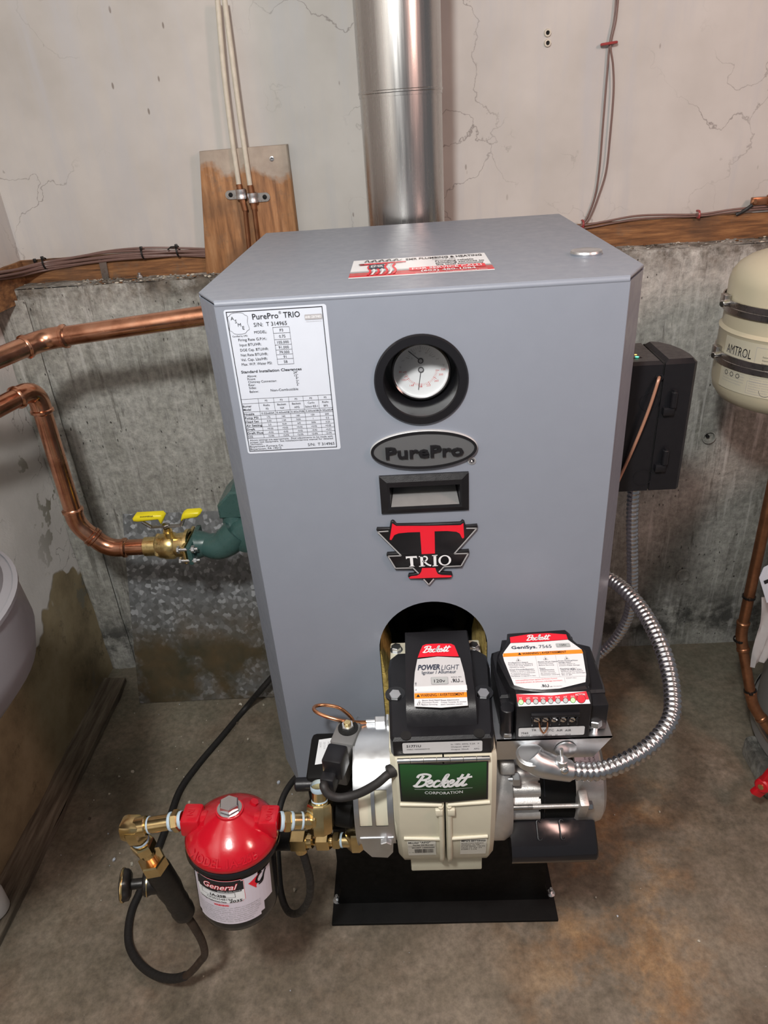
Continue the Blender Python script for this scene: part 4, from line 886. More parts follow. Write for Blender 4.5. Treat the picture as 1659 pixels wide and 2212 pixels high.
for i, (a, v_) in enumerate((('Firing Rate G.P.H.:', 0.195), ('Input BTU/HR:', 0.228), ('DOE Cap. BTU/HR:', 0.262), ('Net Rate BTU/HR:', 0.295), ('Val. Cap. Lbs/HR:', 0.326), ('Max. W.P. Water PSI:', 0.357))): tx(a, 0.10 - 0.005*i*0.3 + (0.005 if i in (1, 2, 3) else 0), v_, 0.0032, fit=(0.034, 0.0260, 0.0340, 0.0325, 0.0320, 0.0370)[i])
vb = [0.128, 0.166, 0.207, 0.242, 0.275, 0.306, 0.336, 0.372]
for i, a in enumerate(('P3', '0.75', '105,000', '91,000', '79,000', '91', '58')): tx(a, 0.538, (vb[i]+vb[i+1])/2, 0.0032, 'c')
for v_ in vb: q0 = S(0.455, v_); d.rect(q0[0], q0[1], q0[0] + 0.0195, q0[1] + 0.0003, 'ink', 2)
for s_ in (0.455, 0.6175): q0, q1 = S(s_, vb[0]), S(s_, vb[-1]); d.rect(q0[0], q1[1], q0[0] + 0.0003, q0[1], 'ink', 2)
tx('Standard Installation Clearances', 0.075, 0.408, 0.0033, bold=0.012, fit=0.0735)
for i, (a, c_) in enumerate((('Above:', '24"'), ('Front:', '12"'), ('Chimney Connector:', '9"'), ('Rear:', '2"'), ('Sides:', '2"'))): tx(a, 0.128, 0.438 + 0.0205*i, 0.0029); tx(c_, 0.645, 0.430 + 0.0205*i, 0.0029, 'r')
tx('Below:', 0.128, 0.546, 0.0029); tx('Non-Combustible', 0.345, 0.544, 0.0031, fit=0.034)
cs = [0.022, 0.20, 0.36, 0.515, 0.665, 0.82, 0.962]; rs = [0.598, 0.630, 0.690, 0.718, 0.746, 0.774, 0.802, 0.830, 0.858, 0.884]
for v_ in rs: q0, q1 = S(cs[0], v_), S(cs[-1], v_); d.rect(q0[0], q0[1], q1[0], q0[1] + 0.0003, 'ink', 2)
for s_ in cs[1:-1]: q0, q1 = S(s_, rs[0]), S(s_, rs[-1]); d.rect(q0[0], q1[1], q0[0] + 0.0003, q0[1], 'ink', 2)
rows = [['', 'P3', 'P3', 'P3', 'P3', 'P3'], None, ['Nozzle', '0.55x60A', '0.60x60B', '0.60x70B', '0.60x60B', '0.50x60A'], ['Pump PSI', '175', '160', '160', '150', '200'], ['Head Set', '0.50', '1.50', 'N/A', '1', '0.5'], ['Air Setting', '2.5', 'N/A', '6/0', '50%', '3.25'], ['Draft', '+0.02', '+0.02', '+0.02', '+0.02', '+0.05'], ['Draft Flue', '-0.02', '-0.02', '-0.02', '-0.02', '+0.01'], ['CO2', '12.0%', '12.0%', '12.0%', '12.0%', '12.0%']]
for i, rw in enumerate(rows):
    v_ = (rs[i] + rs[i+1])/2
    if rw is None:
        tx('Burner', 0.032, 0.648, 0.0027, bold=0.01); tx('Model', 0.032, 0.672, 0.0027, bold=0.01)
        for j, (a, c_) in enumerate((('Riello', 'F3'), ('Beckett', 'NX'), ('Beckett', 'AFG'), ('Carlin', 'Select EZ-1'), ('Riello', 'BF5'))):
            m_ = (cs[j+1] + cs[j+2])/2; tx(a, m_, 0.646, 0.0025, 'c'); tx(c_, m_, 0.672, 0.0025, 'c', fit=0.016 if len(c_) > 6 else None)
        continue
    for j, a in enumerate(rw):
        if not a: continue
        if j == 0: tx(a, 0.032, v_, 0.0027, bold=0.01, fit=min(0.0200, 0.0021*len(a)))
        else: tx(a, (cs[j] + cs[j+1])/2 + 0.002, v_, 0.0023, 'c', fit=0.0163 if len(a) > 6 else None)
tx('Above settings are approximate.  Final adjustments to be made with', 0.045, 0.897, 0.0023, fit=0.106); tx('proper test equipment. See installation/service manual for detailed', 0.045, 0.913, 0.0023, fit=0.106); tx('information.', 0.045, 0.928, 0.0023)
tx('Boyertown Furnace Co.', 0.035, 0.945, 0.0026, fit=0.043); tx('Boyertown, PA 19512', 0.035, 0.964, 0.0026, fit=0.040); tx('S/N:  T 314965', 0.655, 0.952, 0.0037, fit=0.034)
for i, (ch, s_, v_) in enumerate((('A', 0.075, 0.055), ('S', 0.105, 0.075), ('M', 0.135, 0.098), ('E', 0.170, 0.118))): tx(ch, s_, v_, 0.0040, 'c')
lo = [(0.04, 0.035), (0.06, 0.022), (0.115, 0.018), (0.17, 0.022), (0.19, 0.035), (0.215, 0.045), (0.205, 0.085), (0.215, 0.125), (0.19, 0.135), (0.17, 0.150), (0.115, 0.155), (0.06, 0.150), (0.04, 0.135), (0.018, 0.125), (0.028, 0.085), (0.018, 0.045), (0.04, 0.035)]
d.line([S(a + 0.012, c_ + 0.003) for a, c_ in lo], 0.0003, 'ink', 2, 3); tx('Certified by CPD', 0.048, 0.170, 0.0019, fit=0.0180)
q0 = S(0.780, 0.092); d.rrect(q0[0], q0[1], q0[0] + 0.0205, q0[1] + 0.0062, 0.001, 'grey_ink', 2); d.text('AHRI CERTIFIED', q0[0] + 0.010, q0[1] + 0.0018, 0.0028, 'white_ink', 3, 'c', 0.02, 0, 0.0190); d.text('www.ahridirectory.org', q0[0] + 0.010, q0[1] - 0.0022, 0.0010, 'grey_ink', 3, 'c', 0, 0, 0.018)
d.build('rating_plate', boi, 'white rating label covered in black print')
# service sticker on top and knock-out plug
zt_ = BZ1 + 0.0003
q = [PZ(x, y, zt_) for x, y in ((753, 600), (1070, 585), (1051, 547), (767, 562))]
u = (q[1] - q[0]); SW = u.length; u.normalize(); u = V((1, 0.0, 0)); SH = ((q[3]-q[0]).y + (q[2]-q[1]).y)/2; o = V((q[0].x, (q[0].y + q[1].y)/2, zt_))
d = Decal(o, u, (0, 1, 0)); d.rect(0, 0, SW, SH, 'white_ink', 0); 
for k in range(6): d.rect(0, SH*(0.30 - 0.05*k), SW, SH*(0.36 - 0.05*k), ('silver_label', 'grey_ink', 'pink_ink', 'pink_ink', 'pink_ink', 'red_ink')[k], 1)
d.text('EMR PLUMBING & HEATING', SW*0.40, SH*0.82, SH*0.105, 'ink', 2, 'l', 0.02, 0, SW*0.57); d.text('Concord, NH', SW*0.68, SH*0.73, SH*0.05, 'ink', 2, 'c', 0, 0, SW*0.17)
for k, a in enumerate(('Providing reliable', 'plumbing services to', 'the local community')): d.text(a, SW*0.615, SH*(0.615 - 0.10*k), SH*0.075, 'ink', 2, 'l', 0.02, 0, SW*(0.28, 0.35, 0.34)[k])
d.rect(SW*0.42, SH*0.20, SW*0.955, SH*0.36, 'red_ink', 3); d.text('FOR SERVICE CALL!', SW*0.44, SH*0.235, SH*0.095, 'white_ink', 4, 'l', 0.02, 0, SW*0.49)
d.text('(603) 480-1084', SW*0.50, SH*0.105, SH*0.085, 'white_ink', 4, 'l', 0.02, 0, SW*0.38); d.text('www.emrplumbingandheating.com', SW*0.46, SH*0.02, SH*0.055, 'white_ink', 4, 'l', 0, 0, SW*0.49)
for k in range(7): d.line([(SW*(0.13 + 0.03*k), SH*0.10), (SW*(0.145 + 0.03*k), SH*0.30), (SW*(0.125 + 0.03*k), SH*0.50), (SW*(0.14 + 0.03*k), SH*0.66)], SW*0.016, ('red_ink', 'white_ink')[k % 2], 4, 5)
d.rect(SW*0.13, SH*0.40, SW*0.24, SH*0.64, 'navy_ink', 5); d.text('EMR', SW*0.19, SH*0.47, SH*0.11, 'white_ink', 6, 'c', 0.02, 0, SW*0.09)
d.poly([(SW*0.06, SH*0.64), (SW*0.40, SH*0.70), (SW*0.40, SH*0.74), (SW*0.06, SH*0.72)], 'red_ink', 5); d.ring(SW*0.07, SH*0.68, SW*0.012, SW*0.022, 'ink', 6)
for k in range(5): d.line([(SW*(0.09 + 0.055*k), SH*0.80), (SW*(0.11 + 0.055*k), SH*0.92), (SW*(0.125 + 0.055*k), SH*0.80), (SW*(0.15 + 0.055*k), SH*0.87)], SW*0.009, 'ink', 5, 5)
d.build('service_sticker', boi, 'shiny white and red service sticker')
p = PZ(1266, 550, BZ1); b = MB(); b.lathe([(0.0195, 0.0), (0.0205, 0.003), (0.0195, 0.0055), (0.016, 0.0062), (0.0135, 0.0052), (0, 0.0052)], p, (0, 0, 1), 'zinc', 40); b.build('hole_plug', boi)
# ================================================================== oil burner
HX = 0.004
bur = thing('oil_burner', (HX, -0.10, 0.40), 'cream oil burner bolted to the boiler front with black igniter and motor', 'oil burner')
def plane_px(o, u, v):
    o, u, v = V(o), V(u).normalized(), V(v).normalized(); n = u.cross(v)
    def f_(x, y):
        d = _ray(x, y); t_ = (o - CAM).dot(n)/d.dot(n); p = CAM + d*t_ - o; return (p.dot(u), p.dot(v))
    return f_
PROF = [(-0.196, 0.694), (-0.203, 0.682), (-0.2035, 0.640), (-0.203, 0.600), (-0.200, 0.565), (-0.194, 0.515), (-0.181, 0.466), (-0.158, 0.428), (-0.130, 0.410), (-0.10, 0.404), (-0.06, 0.415), (-0.03, 0.45), (-0.015, 0.50), (-0.012, 0.694)]
def sy(z):
    for (y0, z0), (y1, z1) in zip(PROF, PROF[1:]):
        if z1 <= z <= z0: return y0 + (y1-y0)*(z0-z)/(z0-z1)
    return -0.10
b = MB(); b.sharp = 40
b.prism(PROF, (HX+0.001, 0, 0), (0, 1, 0), (0, 0, 1), 0.067, 'cream', bev=0.007)
b.prism([(-y, z) for y, z in PROF], (HX-0.001, 0, 0), (0, -1, 0), (0, 0, 1), 0.067, 'cream', bev=0.007)
b.bb(HX-0.0685, HX+0.0665, -0.19, 0.016, 0.688, 0.701, 'cream', 0.003)
b.cyl((HX, -0.02, 0.60), (HX, 0.14, 0.60), 0.052, 'black_paint', 40)
b.bb(HX-0.0525, HX+0.0545, -0.156, -0.146, 0.397, 0.45, 'cream', 0.002)
hou = b.build('housing', bur)
b = MB(); b.sharp = 60
for dx in (-0.0055, 0.0055):
    zs = [0.607 - 0.195*i/18 for i in range(19)]; b.tube([(HX + dx, sy(z) - 0.002, z) for z in zs] + [(HX + dx, -0.148, 0.400)], 0.0036, 'cream', 8)
for zz, w_ in ((0.611, 0.0588), (0.532, 0.0575)):
    for s in (-1, 1): b.tube([(HX + s*0.004, sy(zz) - 0.0015, zz - 0.002), (HX + s*w_, sy(zz) - 0.0005, zz)], 0.0028, 'cream', 8)
for s in (-1, 1): b.box((HX + s*0.008, sy(0.597)-0.003, 0.597), (0.010, 0.006, 0.012), 'cream', 0.001)
b.build('housing_rib', hou)
# green nameplate, folded along the middle
def gw(u, v, k): return V((HX + u, -0.2048 - 0.0035*(1 - abs(u)/0.058) - k, v))
d = Decal((0, 0, 0), (1, 0, 0), (0, 0, 1), warp=gw)
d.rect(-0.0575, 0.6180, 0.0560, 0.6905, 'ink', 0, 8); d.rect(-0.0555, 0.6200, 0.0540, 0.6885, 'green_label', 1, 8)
d.script(-0.0385, 0.6490, 0.0215, 'white_ink', 3, 0.165, 1.10)
d.rect(-0.0385, 0.6430, 0.036, 0.6434, 'white_ink', 3); d.text('CORPORATION', -0.001, 0.6345, 0.0050, 'white_ink', 3, 'c', 0.0, 0, 0.049)
d.build('nameplate', hou, 'green and black nameplate with white script')
# hinge
b = MB(); n = 7
for i in range(n):
    x0 = HX - 0.058 + 0.1165*i/n; b.cyl((x0, -0.2035, 0.6925), (x0 + 0.1165/n - 0.0006, -0.2035, 0.6925), 0.0033, 'chrome', 14)
b.build('hinge', bur)
# small data labels on the curved foot of the housing
def lw(u, v, k): return V((HX + u, sy(v) - 0.0010 - k, v))
d = Decal((0, 0, 0), (1, 0, 0), (0, 0, 1), warp=lw)
for i in range(10): d.rect(-0.0535, 0.477 + 0.0048*i, -0.014, 0.4818 + 0.0048*i, 'pale_label', 0)
d.text('Model "AFG"', -0.052, 0.518, 0.0040, 'ink', 1, 'l', 0.02); d.text('Series Oil Burner', -0.046, 0.5115, 0.0040, 'ink', 1, 'l', 0.02, 0, 0.029); d.rect(-0.053, 0.5085, -0.0145, 0.5089, 'ink', 1)
d.text('251007 10003604', -0.048, 0.5025, 0.0036, 'ink', 1, 'l', 0.02, 0, 0.032)
random.seed(5)
x = -0.044
while x < -0.018: w_ = random.choice((0.0004, 0.0008, 0.0012)); d.rect(x, 0.486, x + w_, 0.499, 'ink', 1); x += w_ + random.choice((0.0004, 0.0007))
d.text('c  us', -0.052, 0.487, 0.0026, 'ink', 1)
d.build('data_label', hou); d = Decal((0, 0, 0), (1, 0, 0), (0, 0, 1), warp=lw)
for i in range(10): d.rect(0.020, 0.477 + 0.0050*i, 0.0565, 0.482 + 0.0050*i, 'pale_label', 0)
d.text("MFG'S SETTINGS", 0.0215, 0.5195, 0.0042, 'ink', 1, 'l', 0.03, 0, 0.0335)
for i, a in enumerate(('BOYERTOWN FURNACE', 'NOZZLE .60 70B', 'PUMP PRESS. 160 PSI', 'HEAD F3  AIR 6/0', 'INSERT 5-5/8')): d.text(a, 0.0215, 0.5140 - 0.0052*i, 0.0030, 'ink', 1, 'l', 0, 0, min(0.033, 0.0018*len(a)))
d.build('data_label', hou)
# ---- igniter
def pz(L, z): return [(lambda p: (p.x, p.y))(PZ(x, y, z)) for x, y in L]
b = MB(); b.sharp = 35
OUTL = pz([(848, 1598), (1062, 1590), (1067, 1580), (1058, 1440), (1050, 1412), (1030, 1401), (858, 1409), (842, 1422), (838, 1445), (842, 1590)], 0.725)
b.prism(OUTL, (0, 0, 0.6965), (1, 0, 0), (0, 1, 0), 0.0285, 'black_plastic', bev=0.0035)
ign = b.build('igniter', bur)
b = MB(); HP = [(-0.018, 0.720), (-0.018, 0.746), (-0.022, 0.750), (-0.140, 0.7515), (-0.158, 0.7490), (-0.168, 0.7420), (-0.176, 0.730), (-0.180, 0.722)]
b.prism(HP, (HX-0.044, 0, 0), (0, 1, 0), (0, 0, 1), 0.090, 'black_plastic', bev=0.0015); b.build('hump', ign)
zI = 0.7522
g_ = plane_px((HX, -0.10, zI), (1, 0, 0), (0, 1, 0)); cI = lambda x, y: g_(820 + x/6.38, 1340 + y/6.38)
d = Decal((HX, -0.10, zI), (1, 0, 0), (0, 1, 0))
d.poly([cI(*p) for p in ((520, 535), (800, 500), (1108, 515), (1165, 720), (1195, 900), (1205, 1050), (1218, 1175), (850, 1205), (480, 1190), (475, 1040), (472, 900), (485, 720))], 'silver_label', 0)
d.poly([cI(*p) for p in ((525, 515), (555, 430), (590, 350), (640, 328), (800, 320), (985, 322), (1030, 345), (1062, 420), (1092, 498), (800, 492), (680, 500))], 'red_ink', 0)
d.rect(*cI(478, 990), *cI(1200, 890), 'white_ink', 1)
d.poly([cI(*p) for p in ((480, 1010), (1200, 992), (1206, 1060), (482, 1083))], 'orange_ink', 2); d.poly([cI(*p) for p in ((482, 1085), (1206, 1062), (1216, 1172), (850, 1202), (482, 1188))], 'white_ink', 1)
q = cI(600, 455); hh = cI(600, 375)[1] - q[1]; d.script(q[0], q[1] + 0.001, hh, 'white_ink', 3, 0.15, (cI(1000, 455)[0]-q[0])/(3.2*hh))
q = cI(525, 692); q2 = cI(850, 690); q3 = cI(1105, 680); hh = cI(600, 620)[1] - cI(600, 690)[1]
d.text('POWER', q[0], q[1], hh, 'navy_ink', 3, 'l', 0.03, 0.15, q2[0]-q[0]-0.0015); d.text('LIGHT', q2[0], q2[1] - 0.0002, hh, 'navy_ink', 3, 'l', -0.008, 0.15, q3[0]-q2[0]-0.0015)
q = cI(585, 748); d.text('Igniter / Allumeur', q[0], q[1], hh*0.62, 'navy_ink', 3, 'l', 0.008, 0, cI(1060, 748)[0]-q[0])
a, c_ = cI(710, 892), cI(942, 778); d.rrect(a[0], a[1], c_[0], c_[1], 0.002, 'grey_ink', 2); d.rrect(a[0]+0.0007, a[1]+0.0007, c_[0]-0.0007, c_[1]-0.0007, 0.0016, 'led_off', 3); d.text('120v', (a[0]+c_[0])/2, a[1] + 0.0034, 0.0058, 'ink', 4, 'c', 0.008)
q = cI(985, 795); d.text('ANSI/UL 1812', q[0], q[1], 0.0018, 'ink', 3, 'l', 0, 0, 0.0135); q = cI(985, 860); d.text('c', q[0], q[1], 0.003, 'ink', 3); d.text('RU', q[0]+0.003, q[1], 0.0065, 'ink', 3, 'l', 0.02, -0.1, 0.0085); d.text('us', q[0]+0.0125, q[1], 0.003, 'ink', 3)
q = cI(565, 1060); d.text('WARNING / AVERTISSEMENT', q[0], q[1], 0.0050, 'ink', 3, 'l', 0.012, 0, cI(1170, 1050)[0]-q[0])
q = cI(505, 1064); d.poly([(q[0], q[1]), (q[0]+0.005, q[1]), (q[0]+0.0025, q[1]+0.0052)], 'ink', 3)
q = cI(518, 1172); d.line([(q[0], q[1]), (q[0]+0.006, q[1]), (q[0]+0.003, q[1]+0.008), (q[0], q[1])], 0.0005, 'ink', 3); d.line([(q[0]+0.0034, q[1]+0.005), (q[0]+0.0026, q[1]+0.003), (q[0]+0.0034, q[1]+0.003), (q[0]+0.0028, q[1]+0.001)], 0.0006, 'ink', 3)
for i, (l1, l2) in enumerate((('Electric Shock Hazard', "Risque d'\u00e9lectrocution"), ('Disconnect Power', "Couper l'amen\u00e9e de courant"), ('Before Servicing', "avant l'entretien courant."))):
    q = cI(588, 1120 + 29*i); d.text(l1, q[0], q[1], 0.0023, 'navy_ink', 3, 'l', 0.01 if i == 0 else 0, 0, (0.0225, 0.0205, 0.0190)[i]); q = cI(845, 1116 + 29*i); d.text(l2, q[0], q[1], 0.0023, 'navy_ink', 3, 'l', 0.01 if i == 0 else 0, 0, (0.0230, 0.0320, 0.0275)[i])
q = cI(510, 975); d.text('62', q[0], q[1], 0.0022, 'navy_ink', 3, rot=1.57); q = cI(510, 905); d.text('1-001', q[0], q[1], 0.0022, 'navy_ink', 3, rot=1.57)
d.build('label', ign, 'red, silver and orange printed label')
fy = min(p[1] for p in OUTL)
g_ = plane_px((HX, fy - 0.0006, 0.71), (1, 0, 0), (0, 0, 1)); d = Decal((HX, fy - 0.0008, 0.71), (1, 0, 0), (0, 0, 1))
a, c_ = g_(870, 1621), g_(1042, 1601); d.rrect(a[0], -0.0092, c_[0], 0.0095, 0.0022, 'silver_label', 0)
d.text('51771U', a[0]+0.005, 0.0015, 0.0040, 'ink', 1, 'l', 0.02, 0, 0.018); d.text('250825 10003600009190', a[0]+0.005, -0.0030, 0.0019, 'ink', 1, 'l', 0, 0, 0.029)
for i, a_ in enumerate(('In: 120V, 60Hz, 0.2A   P', 'Output: 20kV         -', 'Output: 25mA      AFG')): d.text(a_, c_[0]-0.039, 0.0038 - 0.0046*i, 0.0022, 'ink', 1, 'l', 0, 0, 0.035)
d.build('serial_label', ign)
for (x, y, zz) in ((854, 1505, 0.7235), (1044, 1502, 0.7235)):
    p = PZ(x, y, zz); b = MB(); b.cyl(p + V((0, 0.004, -0.0012)), p + V((0, 0.004, 0.0018)), 0.0135, 'black_gloss', 24); b.hexn(p, p + V((0, -0.001, 0.006)), 0.0085, 'zinc', 0.4); b.build('bolt', ign)
for (x, y) in ((877, 1589), (1035, 1584)):
    p = PZ(x, y, 0.7252); b = MB(); b.lathe([(0.0072, 0.0), (0.0070, 0.0006), (0, 0.0006)], p, (0, 0, 1), 'black_matte', 20); b.build('recess_shade', ign)  # flat black disc on the solid top, painting the shade of a recess
for (x, y) in ((856, 1399), (1023, 1395)):
    p = PZ(x, y, 0.706); b = MB(); b.cyl((p.x, p.y, 0.7008), (p.x, p.y, 0.7022), 0.0095, 'zinc', 20); b.hexn((p.x, p.y, 0.702), (p.x, p.y, 0.709), 0.0078, 'zinc', 0.2); b.build('mounting_bolt', bur)
# ---- primary control on its zinc bracket
con = None
b = MB(); BODY = pz([(1079, 1505), (1308, 1492), (1306, 1480), (1275, 1394), (1240, 1386), (1236, 1372), (1084, 1380), (1080, 1402), (1062, 1408), (1060, 1420)], 0.737)
b.prism(BODY, (0, 0, 0.689), (1, 0, 0), (0, 1, 0), 0.048, 'black_plastic', bev=0.003)
c6 = lambda x, y: (1040 + x/5.925, 1340 + y/5.925)
PLAT = pz([c6(*p) for p in ((330, 155), (1075, 105), (1130, 150), (1170, 230), (1335, 370), (1392, 760), (1355, 855), (1100, 895), (850, 908), (425, 860), (370, 830), (195, 480), (210, 410), (320, 270))], 0.761)
b.prism(PLAT, (0, 0, 0.725), (1, 0, 0), (0, 1, 0), 0.036, 'black_plastic', bev=0.003); con = b.build('primary_control', bur)
s0, s1, s2, s3 = (PZ(*c6(*p), z) for p, z in (((445, 945), 0.7585), ((1340, 908), 0.7585), ((1395, 1066), 0.7480), ((475, 1102), 0.7480)))
Yf = (s2.y + s3.y)/2
b = MB(); b.sharp = 30
xa, xb = s3.x - 0.002, s2.x + 0.002
pr = [(-0.155, 0.690), (-0.150, 0.7580), ((s0.y+s1.y)/2, 0.7580), (Yf, 0.7475), (Yf, 0.690)]
b.prism([(y, z) for y, z in pr], (xa, 0, 0), (0, 1, 0), (0, 0, 1), xb - xa, 'black_plastic', bev=0.001)
b.bb(BODY[0][0], xa, Yf + 0.014, -0.10, 0.689, 0.733, 'black_plastic', 0.003); b.bb(xb, BODY[1][0], Yf + 0.012, -0.10, 0.689, 0.733, 'black_plastic', 0.003)
b.cyl((xa - 0.010, Yf + 0.012, 0.689), (xa - 0.010, Yf + 0.012, 0.735), 0.009, 'black_plastic', 20, 0.001)
b.bb(xa + 0.018, xb - 0.014, Yf - 0.004, Yf + 0.004, 0.7300, 0.7350, 'black_plastic', 0.001)
b.build('terminal_block', con)
zC = 0.7617
g_ = plane_px((0.14, -0.10, zC), (1, 0, 0), (0, 1, 0)); cC = lambda x, y: g_(*c6(x, y))
d = Decal((0.14, -0.10, zC), (1, 0, 0), (0, 1, 0))
d.poly([cC(*p) for p in ((372, 292), (730, 277), (1107, 248), (1280, 372), (1300, 440), (1340, 690), (1332, 790), (1000, 872), (780, 887), (560, 872), (418, 830), (290, 520), (270, 440), (285, 410))], 'white_ink', 0)
d.poly([cC(*p) for p in ((365, 215), (600, 178), (850, 163), (1085, 180), (1106, 243), (730, 273), (372, 288))], 'red_ink', 0)
d.poly([cC(*p) for p in ((278, 425), (1282, 374), (1302, 424), (276, 470))], 'orange_ink', 1)
q = cC(580, 262); hh = cC(580, 200)[1] - q[1]; d.script(q[0], q[1], hh, 'white_ink', 3, 0.15, (cC(905, 250)[0]-q[0])/(3.2*hh))
q = cC(385, 372); d.text('GeniSys.', q[0], q[1], 0.0058, 'navy_ink', 3, 'l', 0.022, 0, cC(715, 360)[0]-q[0]); q = cC(740, 360); d.text('7565', q[0], q[1], 0.0062, 'navy_ink', 3, 'l', 0.0, 0, cC(900, 350)[0]-q[0])
a, c_ = cC(962, 350), cC(1126, 292); d.rrect(a[0], a[1], c_[0], c_[1], 0.0015, 'grey_ink', 2); d.rrect(a[0]+0.0006, a[1]+0.0006, c_[0]-0.0006, c_[1]-0.0006, 0.0012, 'led_off', 3); d.text('120v', (a[0]+c_[0])/2, a[1]+0.0024, 0.0036, 'ink', 4, 'c', 0.004)
q = cC(525, 444); d.text('WARNING | AVERTISSEMENT', q[0], q[1], 0.0040, 'ink', 3, 'l', 0.012, 0.0, cC(1090, 418)[0]-q[0], rot=0.012); q = cC(470, 446); d.poly([(q[0], q[1]), (q[0]+0.0044, q[1]), (q[0]+0.0022, q[1]+0.0045)], 'ink', 3)
TXT = [[(345, 556, 'Fire/Explosion Hazard', 1), (345, 576, 'Reset & Service by Qualified', 0), (350, 596, 'Technician Only. Replace if', 0), (356, 616, 'exposed to water.', 0), (362, 645, "Risque D'Incendie/Explosion", 1), (370, 666, "Confier la remise \u00e0 l'\u00e9tat initial", 0), (375, 688, "et l'entretien \u00e0 un technicien", 0), (380, 708, 'comp\u00e9tent seulement.', 0), (385, 728, "Remplacer si expos\u00e9 \u00e0 l'eau.", 0)],
       [(725, 544, 'Electric Shock Hazard', 1), (732, 564, 'Disconnect Power', 0), (736, 586, 'Before Servicing', 0), (745, 626, 'Risque', 1), (750, 646, "d'\u00e9lectrocution", 1), (756, 668, "Couper l'amen\u00e9e", 0), (760, 690, 'de courant avant', 0), (764, 710, "l'entretien courant.", 0)],
       [(985, 530, 'Frozen Plumbing/Water', 1), (988, 550, 'Damage Hazard', 1), (994, 570, 'Monitor system to', 0), (998, 590, 'prevent freeze damage.', 0), (1010, 630, 'Plomberie gel\u00e9e /', 1), (1015, 645, "risque de d\u00e9g\u00e2ts d'eau", 1), (1020, 666, 'Syst\u00e8me de surveillance', 0), (1024, 688, 'pour \u00e9viter tous dommages', 0), (1028, 708, 'd\u00fbs au gel.', 0)]]
for col_ in TXT:
    for x, y, a_, bo in col_: q = cC(x, y); d.text(a_, q[0], q[1], 0.0019, 'navy_ink', 3, 'l', 0.012*bo, 0, min(0.0315, 0.00122*len(a_)))
for x, y in ((445, 528), (795, 512), (1065, 505)):
    q = cC(x, y); d.line([(q[0], q[1]), (q[0]+0.0062, q[1]), (q[0]+0.0031, q[1]+0.0066), (q[0], q[1])], 0.0005, 'grey_ink', 3); d.poly([(q[0]+0.0022, q[1]+0.0010), (q[0]+0.0042, q[1]+0.0010), (q[0]+0.0031, q[1]+0.0040)], 'ink', 3)
for p_, q_ in (((690, 460), (745, 735)), ((945, 450), (1005, 725)), ((390, 745), (1330, 715)), ((1060, 735), (1072, 800))): d.line([cC(*p_), cC(*q_)], 0.0003, 'grey_ink', 2)
for x, y, a_, w_ in ((438, 783, 'Interrupted/Intermittent Ignition Oil Primary Control', 540), (440, 812, "Commande primaire de carburant, \u00e0 allumage intermittent.", 610)): q = cC(x, y); d.text(a_, q[0], q[1], 0.0022, 'red_ink', 3, 'l', 0, 0, cC(x + w_, y)[0]-q[0], rot=0.03)
q = cC(765, 862); d.text('c', q[0], q[1], 0.0022, 'ink', 3); d.text('RU', q[0]+0.0022, q[1], 0.0048, 'ink', 3, 'l', 0.02, -0.1, 0.008); d.text('us', q[0]+0.0112, q[1], 0.0024, 'ink', 3); d.text('MH40701', q[0]+0.0155, q[1], 0.0020, 'grey_ink', 3); q = cC(1085, 752); d.text('62347-001', q[0], q[1], 0.0022, 'grey_ink', 3)
d.build('label', con, 'white warning label with red and orange bands')
# status strip with lamps
o = s3.copy(); u_ = (s2 - s3).normalized(); v_ = (s0 - s3); v_ = (v_ - u_*v_.dot(u_)).normalized(); nn = u_.cross(v_)
o = o + nn*0.0006
g_ = plane_px(o, u_, v_); cS = lambda x, y: g_(*c6(x, y)); d = Decal(o, u_, v_)
d.poly([cS(*p) for p in ((445, 945), (1340, 908), (1395, 1066), (475, 1102))], 'white_ink', 0)
d.poly([cS(*p) for p in ((445, 945), (900, 962), (1340, 908), (1375, 1012), (1170, 1030), (700, 1048), (462, 1050))], 'red_ink', 1)
LED = [(505, 1046), (600, 1042), (695, 1040), (790, 1038), (885, 1035), (978, 1030), (1075, 1025), (1170, 1022)]
for i, (x, y) in enumerate(LED):
    q = cS(x, y); d.disc(q[0], q[1], 0.0034, 'ink', 2, 18); d.disc(q[0], q[1], 0.0028, 'led_green' if i in (0, 7) else 'led_off', 3, 18)
    q = cS(x - 5, y - 44); d.text(('TT', 'LIM', 'MTR', 'IGN', 'VLV', 'FLM', 'A/F', 'SYS')[i], q[0], q[1] - 0.0010, 0.0022, 'white_ink', 3, 'c')
q = cS(1275, 1003); d.disc(q[0], q[1], 0.0056, 'ink', 2, 24); d.disc(q[0], q[1], 0.0050, 'red_ink', 3, 24); q = cS(1260, 950); d.text('ACTION', q[0], q[1] - 0.001, 0.0022, 'white_ink', 3, 'c', 0.01)
d.build('status_strip', con, 'red strip with green status lamps')
# front label, terminals, jumper wire
o = V((0.14, Yf - 0.0006, 0.70)); g_ = plane_px(o, (1, 0, 0), (0, 0, 1)); cF = lambda x, y: g_(*c6(x, y)); d = Decal(o, (1, 0, 0), (0, 0, 1))
a, c_ = cF(472, 1490), cF(1325, 1352); a = (a[0], max(a[1], -0.0095)); d.rrect(a[0], a[1], c_[0], c_[1], 0.0022, 'silver_label', 0)
for x, a_ in ((672, 'TR'), (778, 'TW'), (893, 'TC'), (1000, 'AIR'), (1108, 'AIR')): q = cF(x, 1408); d.text(a_, q[0], q[1] - 0.0012, 0.0036, 'ink', 2, 'c')
q = cF(505, 1455); d.text('7565', q[0], q[1], 0.0034, 'ink', 2, 'l', 0.01); q = cF(503, 1488); d.text('251007 10003604 00026    H      - 1515', q[0], q[1] + 0.0002, 0.0026, 'ink', 2, 'l', 0, 0, cF(1140, 1450)[0]-q[0])
